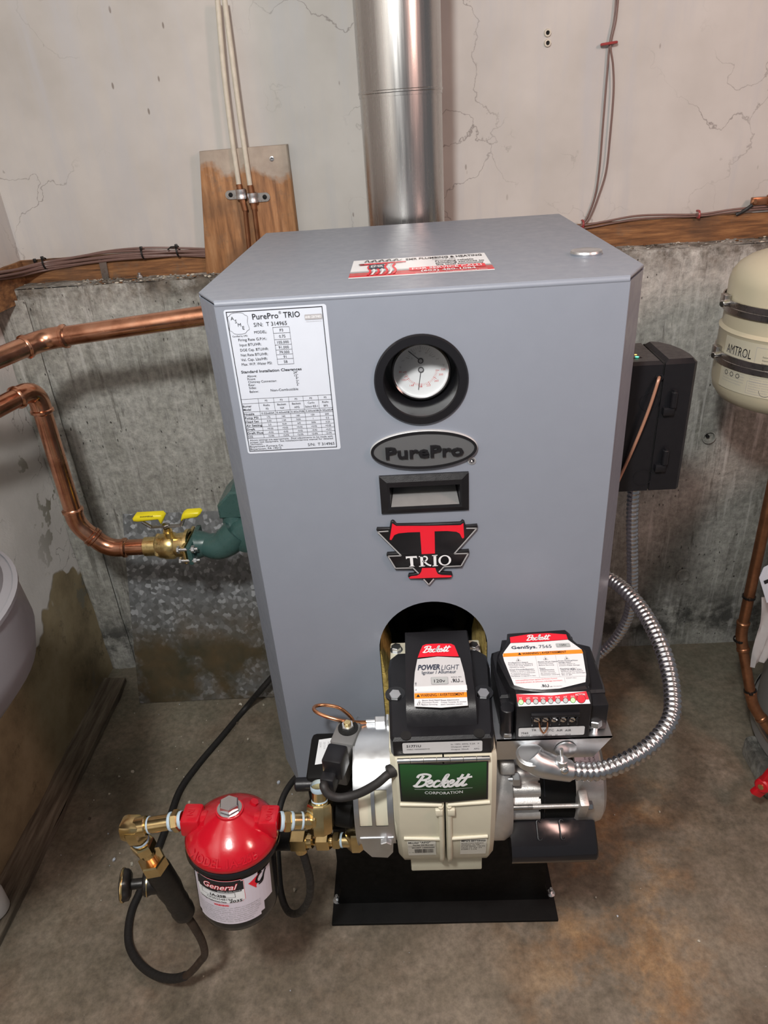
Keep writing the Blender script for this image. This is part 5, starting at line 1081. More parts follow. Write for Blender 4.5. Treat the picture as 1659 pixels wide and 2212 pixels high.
d.build('terminal_label', con)
zs_ = []
for i, x in enumerate((705, 815, 930, 1045, 1160)):
    q = cF(x, 1262); p = V((o.x + q[0], Yf, o.z + q[1])); zs_.append(p); b = MB()
    b.lathe([(0.0044, 0.0), (0.0044, 0.002), (0.0036, 0.0026), (0, 0.0022)], p, (0, -1, 0), 'chrome', 16); b.box(p + V((0, -0.0026, 0)), (0.006, 0.0008, 0.0010), 'ink', 0, Matrix.Rotation(0.6, 3, 'Y')); b.build('terminal_screw', con)
dxx = (zs_[4].x - zs_[0].x)/4
for i in range(6): x = zs_[0].x - dxx/2 + dxx*i; b = MB(); b.bb(x - 0.0011, x + 0.0011, Yf - 0.006, Yf + 0.001, zs_[0].z - 0.0075, zs_[0].z + 0.0045, 'black_gloss', 0.0008); b.build('terminal_barrier', con)
b = MB(); p0, p1 = zs_[0] + V((0.003, -0.003, -0.003)), zs_[1] + V((0.003, -0.003, -0.003)); m_ = (p0 + p1)/2 + V((0, -0.006, -0.013))
b.tube(cr([p0, p0.lerp(m_, 0.6) + V((-0.002, 0, 0)), m_, p1.lerp(m_, 0.6) + V((0.002, 0, 0)), p1], 6), 0.0011, 'copper_new', 8); b.build('jumper_wire', con)
# bracket
yb = -0.172; bx0, bx1 = 0.0735, 0.2225
b = MB(); b.bb(bx0, bx1, yb, -0.03, 0.6870, 0.6888, 'zinc')
b.prism([(bx0 + 0.001, 0.6888), (bx0 + 0.001, 0.653), (bx1 - 0.022, 0.653), (bx1, 0.6888)], (0, yb + 0.0018, 0), (1, 0, 0), (0, 0, 1), 0.0018, 'zinc'); brk = b.build('bracket', bur)
p = PY(1222, 1628, yb - 0.002); b = MB(); b.lathe([(0.0145, 0), (0.0140, 0.002), (0.009, 0.0036), (0, 0.0042)], p + V((0, 0.001, 0.006)), (0, -1, 0), 'zinc', 32); b.build('knockout', brk)
p = PY(1285, 1572, yb + 0.012); b = MB(); b.cyl((p.x, p.y, 0.6888), (p.x, p.y, 0.697), 0.004, 'zinc', 12); b.hexn((p.x, p.y, 0.697), (p.x, p.y + 0.002, 0.706), 0.0085, 'zinc', 0.2); b.build('bolt', brk)
p = PY(1096, 1592, yb + 0.006); b = MB(); b.bb(p.x - 0.005, p.x + 0.005, p.y - 0.004, p.y + 0.004, 0.6885, 0.697, 'zinc', 0.001); b.build('clip', brk)
# elbow connector for the conduit
e0 = PY(1148, 1612, -0.188); e0.z = 0.676
e1 = PY(1150, 1650, -0.195); e2 = PY(1225, 1664, -0.195)
b = MB(); b.cyl(e0 + V((0, 0, 0.006)), e0 + V((0, 0, -0.004)), 0.0170, 'zinc', 28, 0.001); b.cyl(e0 + V((0, 0, 0.004)), e0 + V((0, 0, -0.008)), 0.0192, 'zinc', 28, 0.001)
b.tube([e0] + [e0.lerp(e1, k/8).lerp(e1.lerp(e2, k/8), k/8) for k in range(2, 9)] + [e2 + (e2-e1).normalized()*0.004], [0.0165, 0.0168, 0.0172, 0.0172, 0.0168, 0.0158, 0.0148, 0.0140, 0.0136], 'zinc', 24); elb = b.build('conduit_elbow', bur)
b = MB(); q = e1.lerp(e2, 0.72) + V((0.004, -0.004, 0.010)); b.cyl(q, q + V((0, 0, 0.012)), 0.0075, 'zinc', 16, 0.001); b.cyl(q + V((0, 0, 0.010)), q + V((-0.002, 0, 0.030)), 0.0022, 'zinc', 10); b.ball(q + V((0.002, -0.006, -0.001)), 0.006, 'chrome', 12); b.build('set_screw', elb)
# ---- motor
MY, MZ, MR = -0.102, 0.542, 0.066
b = MB(); b.lathe([(0, 0.072), (0.088, 0.072), (0.089, 0.075), (0.089, 0.088), (0.083, 0.098), (0, 0.098)], (0, MY, MZ), (1, 0, 0), 'cast_alu', 48)
for a in (58, 238): b.box((0.091, MY - 0.088*math.cos(R(a)), MZ + 0.088*math.sin(R(a))), (0.022, 0.020, 0.034), 'cast_alu', 0.005, Matrix.Rotation(R(a), 3, 'X'))
mo_ = b.build('motor_flange', bur)
b = MB(); b.sharp = 50; N = 144; prf = []
vs_ = []; ri = [MR - 0.003 + 0.0065*abs(math.sin(k*2*math.pi/N*9)) for k in range(N)]
for x in (0.097, 0.138):
    for k in range(N): a = 2*math.pi*k/N; vs_.append(V((x, MY + ri[k]*math.cos(a), MZ + ri[k]*math.sin(a))))
b.add(vs_, [[k, (k+1) % N, N + (k+1) % N, N + k] for k in range(N)] + [list(range(N))[::-1], list(range(N, 2*N))], 'cast_alu'); mot = b.build('motor', bur)
b = MB(); b.lathe([(0.0645, 0.136), (0.0645, 0.190)], (0, MY, MZ), (1, 0, 0), 'black_paint', 48); b.lathe([(0.0655, 0.143), (0.0655, 0.1445)], (0, MY, MZ), (1, 0, 0), 'black_gloss', 48); b.build('motor_band', mot)
b = MB(); b.lathe([(0, 0.187), (0.066, 0.187), (0.068, 0.190), (0.068, 0.218), (0.066, 0.225), (0.058, 0.2305), (0, 0.2315)], (0, MY, MZ), (1, 0, 0), 'cast_alu', 48)
for a in (16, 196): b.box((0.1925, MY - 0.073*math.cos(R(a)), MZ + 0.073*math.sin(R(a))), (0.013, 0.024, 0.040), 'cast_alu', 0.003, Matrix.Rotation(R(a), 3, 'X'))
b.build('motor_end_bell', mot)
a = R(16); q = V((0, MY - 0.077*math.cos(a), MZ + 0.077*math.sin(a))); b = MB(); b.cyl(q + V((0.098, 0, 0)), q + V((0.125, 0, 0)), 0.0036, 'stain_silver', 12); b.cyl(q + V((0.12, 0, 0)), q + V((0.200, 0, 0)), 0.0032, 'cast_alu', 12); b.hexn(q + V((0.199, 0, 0)), q + V((0.206, 0, 0)), 0.0062, 'steel'); b.build('tie_rod', mot)
q = PY(1106, 1683, -0.160); b = MB(); b.hexn(q, q + V((0.010, 0, 0)), 0.0095, 'zinc', 0.3); b.cyl(q + V((-0.03, 0, 0)), q, 0.004, 'zinc', 12); b.build('flange_bolt', mo_)
def mw(u, v, k): a = v/0.0685; rr = 0.0686 + k; return V((0.2245 + (u - 0.036), MY - rr*math.cos(a), MZ + rr*math.sin(a)))
d = Decal((0, 0, 0), (1, 0, 0), (0, 0, 1), warp=mw); 
for i in range(8): d.rect(0.0, 0.058 + 0.005*i, 0.034, 0.063 + 0.005*i, 'lilac_label', 0)
d.rect(0.0, 0.058, 0.005, 0.098, 'pink_ink', 1)
for i, a_ in enumerate(('HP 1/7', 'V 115  HZ 60', 'RPM 3450', 'INS. CLASS B')): d.text(a_, 0.010 + 0.006*i, 0.062, 0.0032, 'ink', 1, 'l', 0, 0, None, 1.57)
d.build('motor_label', mot)
b = MB(); b.sharp = 50
b.prism([(-0.130, 0.529), (-0.158, 0.5245), (-0.191, 0.5015), (-0.1995, 0.493), (-0.2025, 0.484), (-0.200, 0.475), (-0.192, 0.469), (-0.178, 0.466), (-0.11, 0.466)], (0.0955, 0, 0), (0, 1, 0), (0, 0, 1), 0.120, 'black_gloss', bev=0.004); cov = b.build('motor_cover', bur)
dv = V((0, -0.032, -0.0225)).normalized(); nv = V((0, -0.0225, 0.032)).normalized()
for x in (0.136, 0.168):
    b = MB()
    c0_ = V((x, -0.1755, 0.5125)); L = 0.020; ring_ = []
    for i in range(25):
        t_ = i/24*2*math.pi; sx_ = 0.0028*math.cos(t_); sz_ = 0.0028*math.sin(t_) + (L/2 if math.sin(t_) >= 0 else -L/2); ring_.append(c0_ + V((sx_, 0, 0)) - dv*sz_ + nv*0.0006)
    b.tube(ring_, 0.0009, 'black_plastic', 6); b.build('louvre', cov)
# ---- air band on the fan housing, with two open slots over cream
AY, AZ, AR = -0.110, 0.550, 0.086
b = MB(); b.lathe([(0, -0.116), (0.0835, -0.116), (0.0835, -0.062), (0, -0.062)], (0, AY, AZ), (1, 0, 0), 'cream', 64); b.build('fan_housing', bur)
xs_ = [-0.1190, -0.1125, -0.0955, -0.0905, -0.0735, -0.0655]; th = [R(-40 + 3.5*i) for i in range(54)]
b = MB(); b.sharp = 40
for rr in (AR, AR + 0.0012):
    vs_ = [V((x, AY - rr*math.cos(t_), AZ + rr*math.sin(t_))) for t_ in th for x in xs_]; fs = []
    for i in range(len(th)-1):
        for j in range(5):
            dg = math.degrees(th[i]); open_ = j in (1, 3) and 4 < dg < 39
            if not open_: fs.append([i*6+j, i*6+j+1, (i+1)*6+j+1, (i+1)*6+j])
    b.add(vs_, fs, 'zinc')
b.lathe([(AR, -0.1190), (AR + 0.003, -0.1190), (AR + 0.003, -0.1180), (AR, -0.1175)], (0, AY, AZ), (1, 0, 0), 'zinc', 48)
zt0 = V((0, AY - AR*math.cos(R(-12)), AZ + AR*math.sin(R(-12)))); b.prism([(-0.114, 0.0), (-0.068, 0.0), (-0.070, -0.026), (-0.078, -0.036), (-0.100, -0.034), (-0.111, -0.020)], zt0 + V((0, 0.0, 0)), (1, 0, 0), (0, 0.12, 1), 0.0025, 'zinc')
band = b.build('air_band', bur)
p = PY(834, 1823, AY - AR - 0.004); b = MB(); b.hexn(p + V((0, 0.006, 0)), p + V((0, -0.004, 0)), 0.0085, 'zinc', 0.4); b.build('lock_screw', band)
# ---- fuel pump with solenoid
b = MB(); b.sharp = 40
b.bb(-0.188, -0.122, -0.152, -0.066, 0.488, 0.604, 'black_paint', 0.008); b.lathe([(0, -0.165), (0.048, -0.165), (0.050, -0.120), (0, -0.116)], (0, AY, AZ), (1, 0, 0), 'black_paint', 40)
b.cyl((-0.204, -0.148, 0.588), (-0.160, -0.148, 0.588), 0.0095, 'black_plastic', 20, 0.002); b.cyl((-0.150, -0.150, 0.535), (-0.122, -0.156, 0.535), 0.022, 'black_paint', 24, 0.003)
b.bb(-0.140, -0.118, -0.165, -0.10, 0.50, 0.52, 'black_paint', 0.004); pmp = b.build('fuel_pump', bur)
L4 = pz([(689, 1598), (716, 1594), (707, 1648), (680, 1652)], 0.6046); d = Decal((0, 0, 0.6046), (1, 0, 0), (0, 1, 0)); d.poly([L4[3], L4[2], L4[1], L4[0]], 'white_ink', 0)
q = ((L4[1][0]+L4[0][0])/2 + 0.004, L4[0][1] - 0.002)
for i, a_ in enumerate(('PF20322', '251216', '2504')): d.text(a_, q[0] - 0.006*i, q[1] - 0.003, 0.0030, 'grey_ink', 1, 'l', 0, 0, 0.016 - 0.003*i, -1.45)
d.build('pump_label', pmp)
b = MB(); b.sharp = 40; rz = Matrix.Rotation(R(-14), 3, 'Z')
sc_ = PY(748, 1592, -0.105); b.box((sc_.x, -0.104, 0.622), (0.036, 0.044, 0.040), 'grey_plastic', 0.005, rz); b.box((sc_.x - 0.008, -0.140, 0.616), (0.030, 0.034, 0.044), 'grey_plastic', 0.004, rz); sol = b.build('solenoid_coil', pmp)
nb = V((sc_.x + 0.003, -0.098, 0.642)); b = MB(); b.cyl(nb, nb + V((0, 0, 0.0016)), 0.0145, 'black_matte', 24); b.hexn(nb + V((0, 0, 0.001)), nb + V((0, -0.001, 0.009)), 0.0092, 'zinc', 0.2); b.cyl(nb + V((0, -0.001, 0.008)), nb + V((0, -0.001, 0.013)), 0.0055, 'brass', 14, 0.001)
b.build('coil_nut', pmp)
pg = PY(722, 1655, -0.178); b = MB(); b.box(pg + V((0.002, 0.004, 0.004)), (0.028, 0.032, 0.034), 'black_plastic', 0.004, rz); b.box(pg + V((-0.006, -0.012, -0.012)), (0.020, 0.024, 0.026), 'black_plastic', 0.004, rz)
b.build('coil_plug', pmp)
b = MB(); b.tube(cr([pg + V((-0.008, -0.018, -0.018)), PY(699, 1696, -0.205), PY(709, 1715, -0.212), PY(735, 1723, -0.213), PY(775, 1714, -0.213), PY(812, 1694, -0.212), PY(838, 1673, -0.205), PY(853, 1668, -0.190)], 8), 0.0056, 'rubber', 14); b.build('coil_cable', bur)
b = MB(); q = PY(843, 1668, -0.202); b.cyl(q + V((-0.004, 0, 0)), q + V((0.006, 0.004, 0)), 0.0085, 'rubber', 18, 0.001); b.build('grommet', bur)
# nozzle line
b = MB(); nl = [PY(x, y, Y) for x, y, Y in ((800, 1560, -0.080), (770, 1560, -0.085), (735, 1556, -0.09), (700, 1546, -0.085), (680, 1535, -0.075), (681, 1526, -0.062), (700, 1523, -0.055), (730, 1528, -0.055), (752, 1543, -0.058), (763, 1558, -0.062), (766, 1575, -0.066))]
b.tube(cr(nl, 8), 0.0027, 'copper_new', 12); b.build('nozzle_line', bur)
b = MB(); q = PY(800, 1559, -0.080); ax = V((1, 0, 0)); b.cyl(q - ax*0.006, q + ax*0.008, 0.0042, 'zinc', 14); b.hexn(q + ax*0.007, q + ax*0.022, 0.0082, 'zinc', 0.3); b.hexn(q + ax*0.023, q + ax*0.028, 0.0105, 'zinc', 0.1); b.build('flare_nut', bur)
# ================================================================== oil filter and brass fittings
FC = PY(502, 1797, -0.20); AX = V((0.060, 0.10, 1)).normalized(); FU, FV, _ = basis(AX)
fil = thing('oil_filter', FC - AX*0.13, 'red-topped black oil filter canister with white label, front left of boiler', 'oil filter')
b = MB(); b.sharp = 40
b.lathe([(0.055, -0.009), (0.0600, -0.008), (0.0632, -0.004), (0.0632, 0.002), (0.0610, 0.007), (0.0555, 0.015), (0.0450, 0.0240), (0.0320, 0.0325), (0.0220, 0.0380), (0.0190, 0.0400), (0.0185, 0.043), (0.0, 0.043)], FC, AX, 'red_paint', 64)
XD = (V((1, 0, 0)) - AX*AX.x).normalized(); YD = AX.cross(XD)
RF = Matrix((XD, YD, AX)).transposed()
for s in (-1, 1):
    b.box(FC + AX*0.021 + XD*(s*0.0525), (0.026, 0.034, 0.028), 'red_paint', 0.004, RF); b.box(FC + AX*0.0190 + XD*(s*0.036), (0.036, 0.024, 0.026), 'red_paint', 0.008, RF)
b.cyl(FC + AX*0.026 + XD*0.026 + YD*0.022, FC + AX*0.033 + XD*0.029 + YD*0.023, 0.006, 'red_paint', 6)
hd = b.build('head', fil, 'glossy red cast head')
b = MB(); b.lathe([(0.0, 0.042), (0.0165, 0.0425), (0.0165, 0.0445), (0.0, 0.0445)], FC, AX, 'steel', 24); b.hexn(FC + AX*0.0445, FC + AX*0.0545, 0.0135, 'steel', 0.2); b.build('cap_bolt', fil)
def cone(u, v, k):   # embossed lettering on the slope of the head
    h = 0.004 + v*0.9; rr = 0.0635 - max(0, h-0.004)*0.75 + 0.0011 + k; a = u/0.062
    return FC + AX*(h + k) + (-YD*math.cos(a) + XD*math.sin(a))*rr
d = Decal((0, 0, 0), (1, 0, 0), (0, 0, 1), warp=cone); d.text('MODEL 1A-25B', 0.0, 0.002, 0.0095, 'red_paint', 1, 'c', 0.02, 0, 0.098); d.mb.build('embossed_model', hd, flat=True)
for s, a_ in ((-1, 'IN'), (1, 'OUT')):
    d = Decal(FC + AX*0.0353 + XD*(s*0.0535), YD*1, -XD) if s > 0 else Decal(FC + AX*0.0353 + XD*(s*0.0535), -YD, XD)
    d.text(a_, 0, -0.004, 0.008, 'red_paint', 2, 'c', 0.03); d.build('embossed_port_mark', hd)
b = MB(); b.lathe([(0, -0.004), (0.0625, -0.006), (0.0640, -0.009), (0.0640, -0.013), (0.0600, -0.017), (0.0575, -0.020), (0.0565, -0.114), (0.0545, -0.124), (0.049, -0.130), (0.0, -0.132)], FC, AX, 'black_gloss', 64); can = b.build('canister', fil)
def cw(u, v, k):
    a = u/0.0572; rr = 0.0580 + k; v = -0.020 + (v + 0.020)*0.86; return FC + AX*v + (-YD*math.cos(a) + XD*math.sin(a))*rr
d = Decal((0, 0, 0), (1, 0, 0), (0, 0, 1), warp=cw)
d.rrect(-0.052, -0.120, 0.050, -0.026, 0.006, 'lilac_label', 0); d.rect(0.050, -0.096, 0.066, -0.030, 'lilac_label', 0)
d.rrect(-0.044, -0.072, 0.0245, -0.024, 0.003, 'red_ink', 1); d.rrect(-0.0435, -0.0715, 0.024, -0.0245, 0.003, 'white_ink', 2); d.rrect(-0.043, -0.049, 0.0235, -0.0248, 0.003, 'ink', 3)
d.text('General', -0.010, -0.0425, 0.0115, 'red_ink', 4, 'c', 0.045, 0.3, 0.046); d.text('General', -0.010, -0.0422, 0.0112, 'white_ink', 5, 'c', 0.004, 0.3, 0.045); d.text('GENERAL FILTERS, NOVI MI', 0.004, -0.0475, 0.0022, 'white_ink', 4, 'c', 0, 0.1, 0.030)
d.frame(-0.036, -0.0595, 0.012, -0.0500, 0.0005, 'ink', 4)
d.text('1A-25B', -0.011, -0.0580, 0.0046, 'ink', 5, 'c', 0.03, 0, 0.022); d.text('OF002548194', -0.010, -0.0655, 0.0042, 'ink', 4, 'c', 0.0, 0, 0.036); d.text('Cartridge Replacement Date:', -0.040, -0.0708, 0.0032, 'ink', 4, 'l', 0.02, 0, 0.040); d.text('2035', 0.0035, -0.0700, 0.0052, 'ink', 5, 'l', 0.02, 0.1, 0.0165)
d.text('WARNING:', -0.008, -0.0785, 0.0036, 'red_ink', 4, 'c', 0.04, 0, 0.021)
for i, a_ in enumerate(('Replace cartridge annually or as often as needed by a', 'qualified service technician. Do not use this filter on', 'gasoline or flammable liquids. Check for leaks after', 'servicing. Failure to follow these instructions could', 'result in fire, injury, or property damage. Use only', 'genuine replacement parts listed in the instructions', 'supplied with this filter. Mount upright and support', 'the piping on both sides of the housing')): d.text(a_, -0.002, -0.0835 - 0.0043*i, 0.0024, 'grey_ink', 4, 'c', 0.005, 0, 0.092 - 0.006*max(0, i-3))
for i in range(12):
    x0 = 0.030 + 0.016*i/12; x1 = x0 + 0.016/12; xm = (x0 + x1)/2; yt = -0.040 + 0.010*(xm-0.030)/0.016; yb2 = -0.040 - 0.016*(xm-0.030)/0.010 if xm < 0.040 else -0.056 + 0.026*(xm-0.040)/0.006
    d.rect(x0, yb2, x1, yt, 'red_ink', 1); d.line([(0.050, -0.030), (0.044, -0.034), (0.041, -0.043), (0.046, -0.048), (0.052, -0.042)], 0.0035, 'ink', 2, 4); d.line([(0.044, -0.052), (0.050, -0.050), (0.053, -0.038), (0.057, -0.030)], 0.003, 'ink', 2, 4)
d.build('label', can, 'white label with black and red print')

def tape(mb, p, ax, r, w_=0.003):
    mb.lathe([(r*0.98, -w_*0.42), (r*1.03, -w_*0.3), (r*1.05, 0), (r*1.02, w_*0.3), (r*0.98, w_*0.42)], p, ax, 'tape_white', 20)
# --- inlet side: bushing, nipple, elbow, flare adapter, nut
pi = FC + AX*0.021 - XD*0.066; Lx = -XD
el = PY(288, 1788, -0.200); d0 = (el - pi).normalized()
vt = PY(331, 1862, -0.192); vb_ = PY(404, 1980, -0.178)
g = thing('inlet_fitting', vt, 'brass elbow and nipple fitting on the left port of the oil filter', 'pipe fitting')
L = (el - pi).length
b = MB(); b.hexn(pi + d0*0.004, pi + d0*0.014, 0.0148, 'brass', 0.3); b.build('bushing', g)
b = MB(); tape(b, pi + d0*0.0025, d0, 0.0115, 0.006); b.build('thread_tape', g); b = MB(); tape(b, pi + d0*0.0165, d0, 0.0122, 0.005); b.build('thread_tape', g); b = MB(); tape(b, el - d0*0.0235, d0, 0.0112); b.build('thread_tape', g)
b = MB(); b.cyl(pi, el - d0*0.006, 0.0108, 'brass', 24); b.build('nipple', g)
d1 = (vt - el).normalized()
b = MB(); b.sharp = 30; b.cyl(el - d0*0.020, el - d0*0.004, 0.0135, 'brass', 24, 0.001); b.box(el + d0*0.002, (0.030, 0.028, 0.028), 'brass', 0.007, RF); b.hexn(el - d1*0.006, el + d1*0.020, 0.0175, 'brass', 0.3, 0.3, 8); b.build('elbow', g)
b = MB(); L1 = (vt - el).length; b.cyl(el + d1*0.018, el + d1*L1*0.75, 0.0105, 'brass', 20); b.hexn(el + d1*L1*0.40, el + d1*L1*0.60, 0.0165, 'brass', 0.1); tape(b, el + d1*L1*0.34, d1, 0.0118, 0.006); b.build('flare_adapter', g)
b = MB(); b.cyl(el + d1*L1*0.6, vt, 0.0080, 'copper_new', 18); b.hexn(vt - d1*0.010, vt + d1*0.014, 0.0195, 'brass', 0.4); b.build('flare_nut', g)
# --- old black shut-off valve
g = thing('shutoff_valve', vb_, 'tarry black shut-off valve with small round handwheel, hanging left of filter', 'valve'); dv_ = (vb_ - vt).normalized(); Lv = (vb_ - vt).length
b = MB(); b.sharp = 50; b.lathe([(0.0, 0.010), (0.0165, 0.012), (0.0185, 0.020), (0.0190, Lv*0.45), (0.0165, Lv*0.62), (0.0175, Lv*0.70), (0.0160, Lv*0.80), (0.0175, Lv*0.84), (0.0165, Lv*0.92), (0.0095, Lv), (0, Lv)], vt, dv_, 'tar', 28)
sm = vt.lerp(vb_, 0.33); wx = PY(268, 1912, -0.198); dw = (wx - sm).normalized(); Lw = (wx - sm).length
b.lathe([(0.0165, 0.0), (0.0165, 0.018), (0.0185, 0.024), (0.0185, 0.028), (0.0150, 0.031)], sm, dw, 'tar', 24); b.build('body', g)
b = MB(); b.lathe([(0.0192, 0.0235), (0.0192, 0.0250)], sm, dw, 'brass', 24); b.lathe([(0.0075, 0.026), (0.0075, Lw - 0.004)], sm, dw, 'tar', 18); b.build('stem', g)
b = MB(); b.sharp = 50; n = 40; vs_ = []; uu, vv, _ = basis(dw)
for h, k in ((Lw - 0.010, 0.72), (Lw - 0.007, 0.95), (Lw - 0.001, 1.0), (Lw + 0.004, 0.94), (Lw + 0.006, 0.6)):
    for i in range(n): a = 2*math.pi*i/n; rr = k*0.0225*(1 + 0.07*math.cos(6*a)); vs_.append(sm + dw*h + (uu*math.cos(a) + vv*math.sin(a))*rr)
fs = [[k*n+i, k*n+(i+1) % n, (k+1)*n+(i+1) % n, (k+1)*n+i] for k in range(4) for i in range(n)] + [list(range(n))[::-1], list(range(4*n, 5*n))]
b.add(vs_, fs, 'tar'); hw = b.build('handwheel', g); b = MB(); b.lathe([(0.0232, Lw - 0.0005), (0.0238, Lw + 0.0012), (0.0232, Lw + 0.003)], sm, dw, 'brass', 40); b.build('wheel_rim', hw)
# --- oil line looping on the floor
lp = [vb_ - dv_*0.006, vb_] + [PZ(x, y, z) for x, y, z in ((420, 2003, 0.300), (437, 2035, 0.235), (442, 2062, 0.175), (431, 2078, 0.145), (418, 2094, 0.110), (400, 2108, 0.085), (370, 2114, 0.060), (335, 2106, 0.040), (303, 2083, 0.025), (281, 2048, 0.014), (277, 2010, 0.010), (284, 1968, 0.009), (300, 1930, 0.009), (335, 1850, 0.009), (365, 1770, 0.009), (388, 1708, 0.009), (425, 1655, 0.009), (480, 1590, 0.009), (530, 1530, 0.009))] + [PY(562, 1492, 0.590), PY(590, 1460, 0.600), PY(640, 1405, 0.600), PY(700, 1350, 0.600)]
g = thing('oil_line', PZ(303, 2083, 0.0), 'dark sleeved oil line looping on the floor below the black valve', 'oil line')
P_ = cr(lp, 8); k1 = 8*7
b = MB(); b.tube(P_[:k1+1], 0.0064, 'hose_brown', 14); b.build('bare_end', g)
b = MB(); b.tube(P_[k1:], 0.0078, 'rubber', 14); b.build('sleeve', g)
# --- outlet side: bushing, nipple, elbow up to the pump
po = FC + AX*0.021 + XD*0.066; ep = PY(692, 1771, -0.185); d0 = (ep - po).normalized(); up = PY(689, 1700, -0.165)
g = thing('outlet_fitting', ep, 'brass nipple and elbow between the red filter head and the pump', 'pipe fitting')
b = MB(); b.hexn(po + d0*0.005, po + d0*0.015, 0.0148, 'brass', 0.3); b.build('bushing', g)
b = MB(); b.cyl(po, ep - d0*0.006, 0.0105, 'brass', 24); b.cyl(po + d0*0.020, po + d0*0.030, 0.0112, 'brass', 24); b.build('nipple', g)
b = MB(); tape(b, po + d0*0.003, d0, 0.0125, 0.006); b.build('thread_tape', g); b = MB(); tape(b, po + d0*0.0172, d0, 0.0120, 0.005); b.build('thread_tape', g); b = MB(); tape(b, ep - d0*0.026, d0, 0.0112, 0.004); b.build('thread_tape', g); b = MB(); tape(b, up, (0, 0.25, 1), 0.0115, 0.010); b.build('thread_tape', g)
du = (up - ep).normalized()
b = MB(); b.sharp = 30; b.cyl(ep - d0*0.022, ep - d0*0.010, 0.0118, 'brass', 20); b.box(ep - d0*0.007, (0.006, 0.030, 0.030), 'brass', 0.002, RF); b.hexn(ep - du*0.016, ep + du*0.026, 0.0185, 'brass', 0.39, 0.2, 8); b.cyl(ep + du*0.024, up, 0.0105, 'brass', 20); tape(b, ep + du*0.028, du, 0.0108, 0.003); b.build('elbow', g)
# --- lower run with tee
tq = PY(648, 1816, -0.155); nut = PY(700, 1815, -0.160); ej = PY(769, 1815, -0.165); dn = (ej - tq).normalized()
g = thing('return_fitting', tq, 'row of brass nuts and elbow running below the fuel pump', 'pipe fitting')
b = MB(); b.cyl(tq - dn*0.045, tq - dn*0.012, 0.0135, 'rubber', 20, 0.001); b.build('cap_nut', g)
b = MB(); b.hexn(tq - dn*0.012, tq + dn*0.012, 0.0158, 'brass', 0.2); b.cyl(tq, tq + dn*0.020, 0.0105, 'brass', 20); b.cyl(tq, tq + V((0, -0.002, -0.020)), 0.0095, 'brass', 18); b.build('tee', g)
b = MB(); b.cyl(tq + dn*0.018, nut, 0.0052, 'copper_dull', 16); b.build('copper_stub', g)
b = MB(); b.cyl(nut - dn*0.018, nut - dn*0.008, 0.0065, 'brass', 16, 0.0, 0.009); b.hexn(nut - dn*0.010, nut + dn*0.010, 0.0145, 'brass', 0.3); b.cyl(nut, nut + dn*0.020, 0.0085, 'brass', 16); b.hexn(nut + dn*0.015, nut + dn*0.026, 0.0128, 'brass', 0.2); b.build('flare_nut', g)
b = MB(); tape(b, nut + dn*0.028, dn, 0.0102, 0.004); b.build('thread_tape', g)
b = MB(); b.sharp = 30; b.cyl(nut + dn*0.024, ej, 0.0100, 'brass', 20); b.hexn(ej - V((0, 0, 0.013)), ej + V((0, 0.004, 0.020)), 0.0150, 'brass', 0.39, 0.2, 8); b.cyl(ej, ej + V((0, 0.03, 0.035)), 0.0095, 'brass', 18); b.build('elbow', g)
rl = [tq + V((0, -0.002, -0.016))] + [PY(x, y, Y) for x, y, Y in ((660, 1860, -0.155), (670, 1905, -0.145), (666, 1945, -0.13), (645, 1972, -0.11), (622, 1968, -0.085), (607, 1930, -0.05), (601, 1870, -0.01), (599, 1800, 0.04), (607, 1735, 0.09), (632, 1688, 0.14), (670, 1655, 0.18))]
b = MB(); b.tube(cr(rl, 8), 0.0062, 'rubber', 14); b.build('return_hose', label='black rubber hose looping down behind the oil filter from brass tee', cat='hose')

# ================================================================== control box on the boiler's right side
YQ = 0.150
g = thing('control_box', (0.335, 0.2, 0.872), 'black plastic control box on the right side of the boiler', 'control box')
b = MB(); b.sharp = 35
def slab(b, out, z0, z1, c):     # footprint in XY with chamfered top front edge
    b.prism(out, (0, 0, z0), (1, 0, 0), (0, 1, 0), z1 - z0, 'black_plastic', bev=c)
slab(b, [(0.2705, YQ), (0.3425, YQ), (0.3425, 0.248), (0.2705, 0.248)], 0.871, 1.076, 0.0045); bd = b.build('body', g)
b = MB(); b.sharp = 35
slab(b, [(0.345, YQ), (0.386, YQ), (0.3915, YQ+0.006), (0.3925, 0.175), (0.389, 0.200), (0.381, 0.225), (0.368, 0.244), (0.358, 0.250), (0.345, 0.250)], 0.871, 1.077, 0.0060); dr = b.build('cover', g)
b = MB(); b.bb(0.3424, 0.3452, YQ+0.003, 0.246, 0.873, 1.0735, 'black_matte'); b.build('seam', g)
for (x, y) in ((1448, 880), (1430, 1003)):
    p = PY(x, y, YQ - 0.004); b = MB(); b.cyl(p + V((0.003, -0.001, 0.0)), p + V((0.003, -0.001, 0.024)), 0.0048, 'black_plastic', 14, 0.001); b.box(p + V((-0.002, 0.002, -0.006)), (0.016, 0.010, 0.012), 'black_plastic', 0.0015); b.cyl(p + V((0.003, -0.001, 0.024)), p + V((0.003, -0.001, 0.027)), 0.003, 'black_plastic', 10); b.build('hinge', dr)
for (x, y) in ((1403, 868), (1388, 1031)):
    p = PY(x, y, YQ); b = MB(); b.lathe([(0.0142, 0.0), (0.0142, 0.0007), (0.0132, 0.0007), (0.0132, 0.0)], p, (0, -1, 0), 'black_plastic', 28); b.build('knockout', bd)
q = [PZ(x, y, 1.0764) for x, y in ((1375, 745), (1413, 778))]; d = Decal((0.2712, 0.172, 1.0764), (1, 0, 0), (0, 1, 0)); d.rrect(0, 0, 0.048, 0.062, 0.003, 'ink', 1)
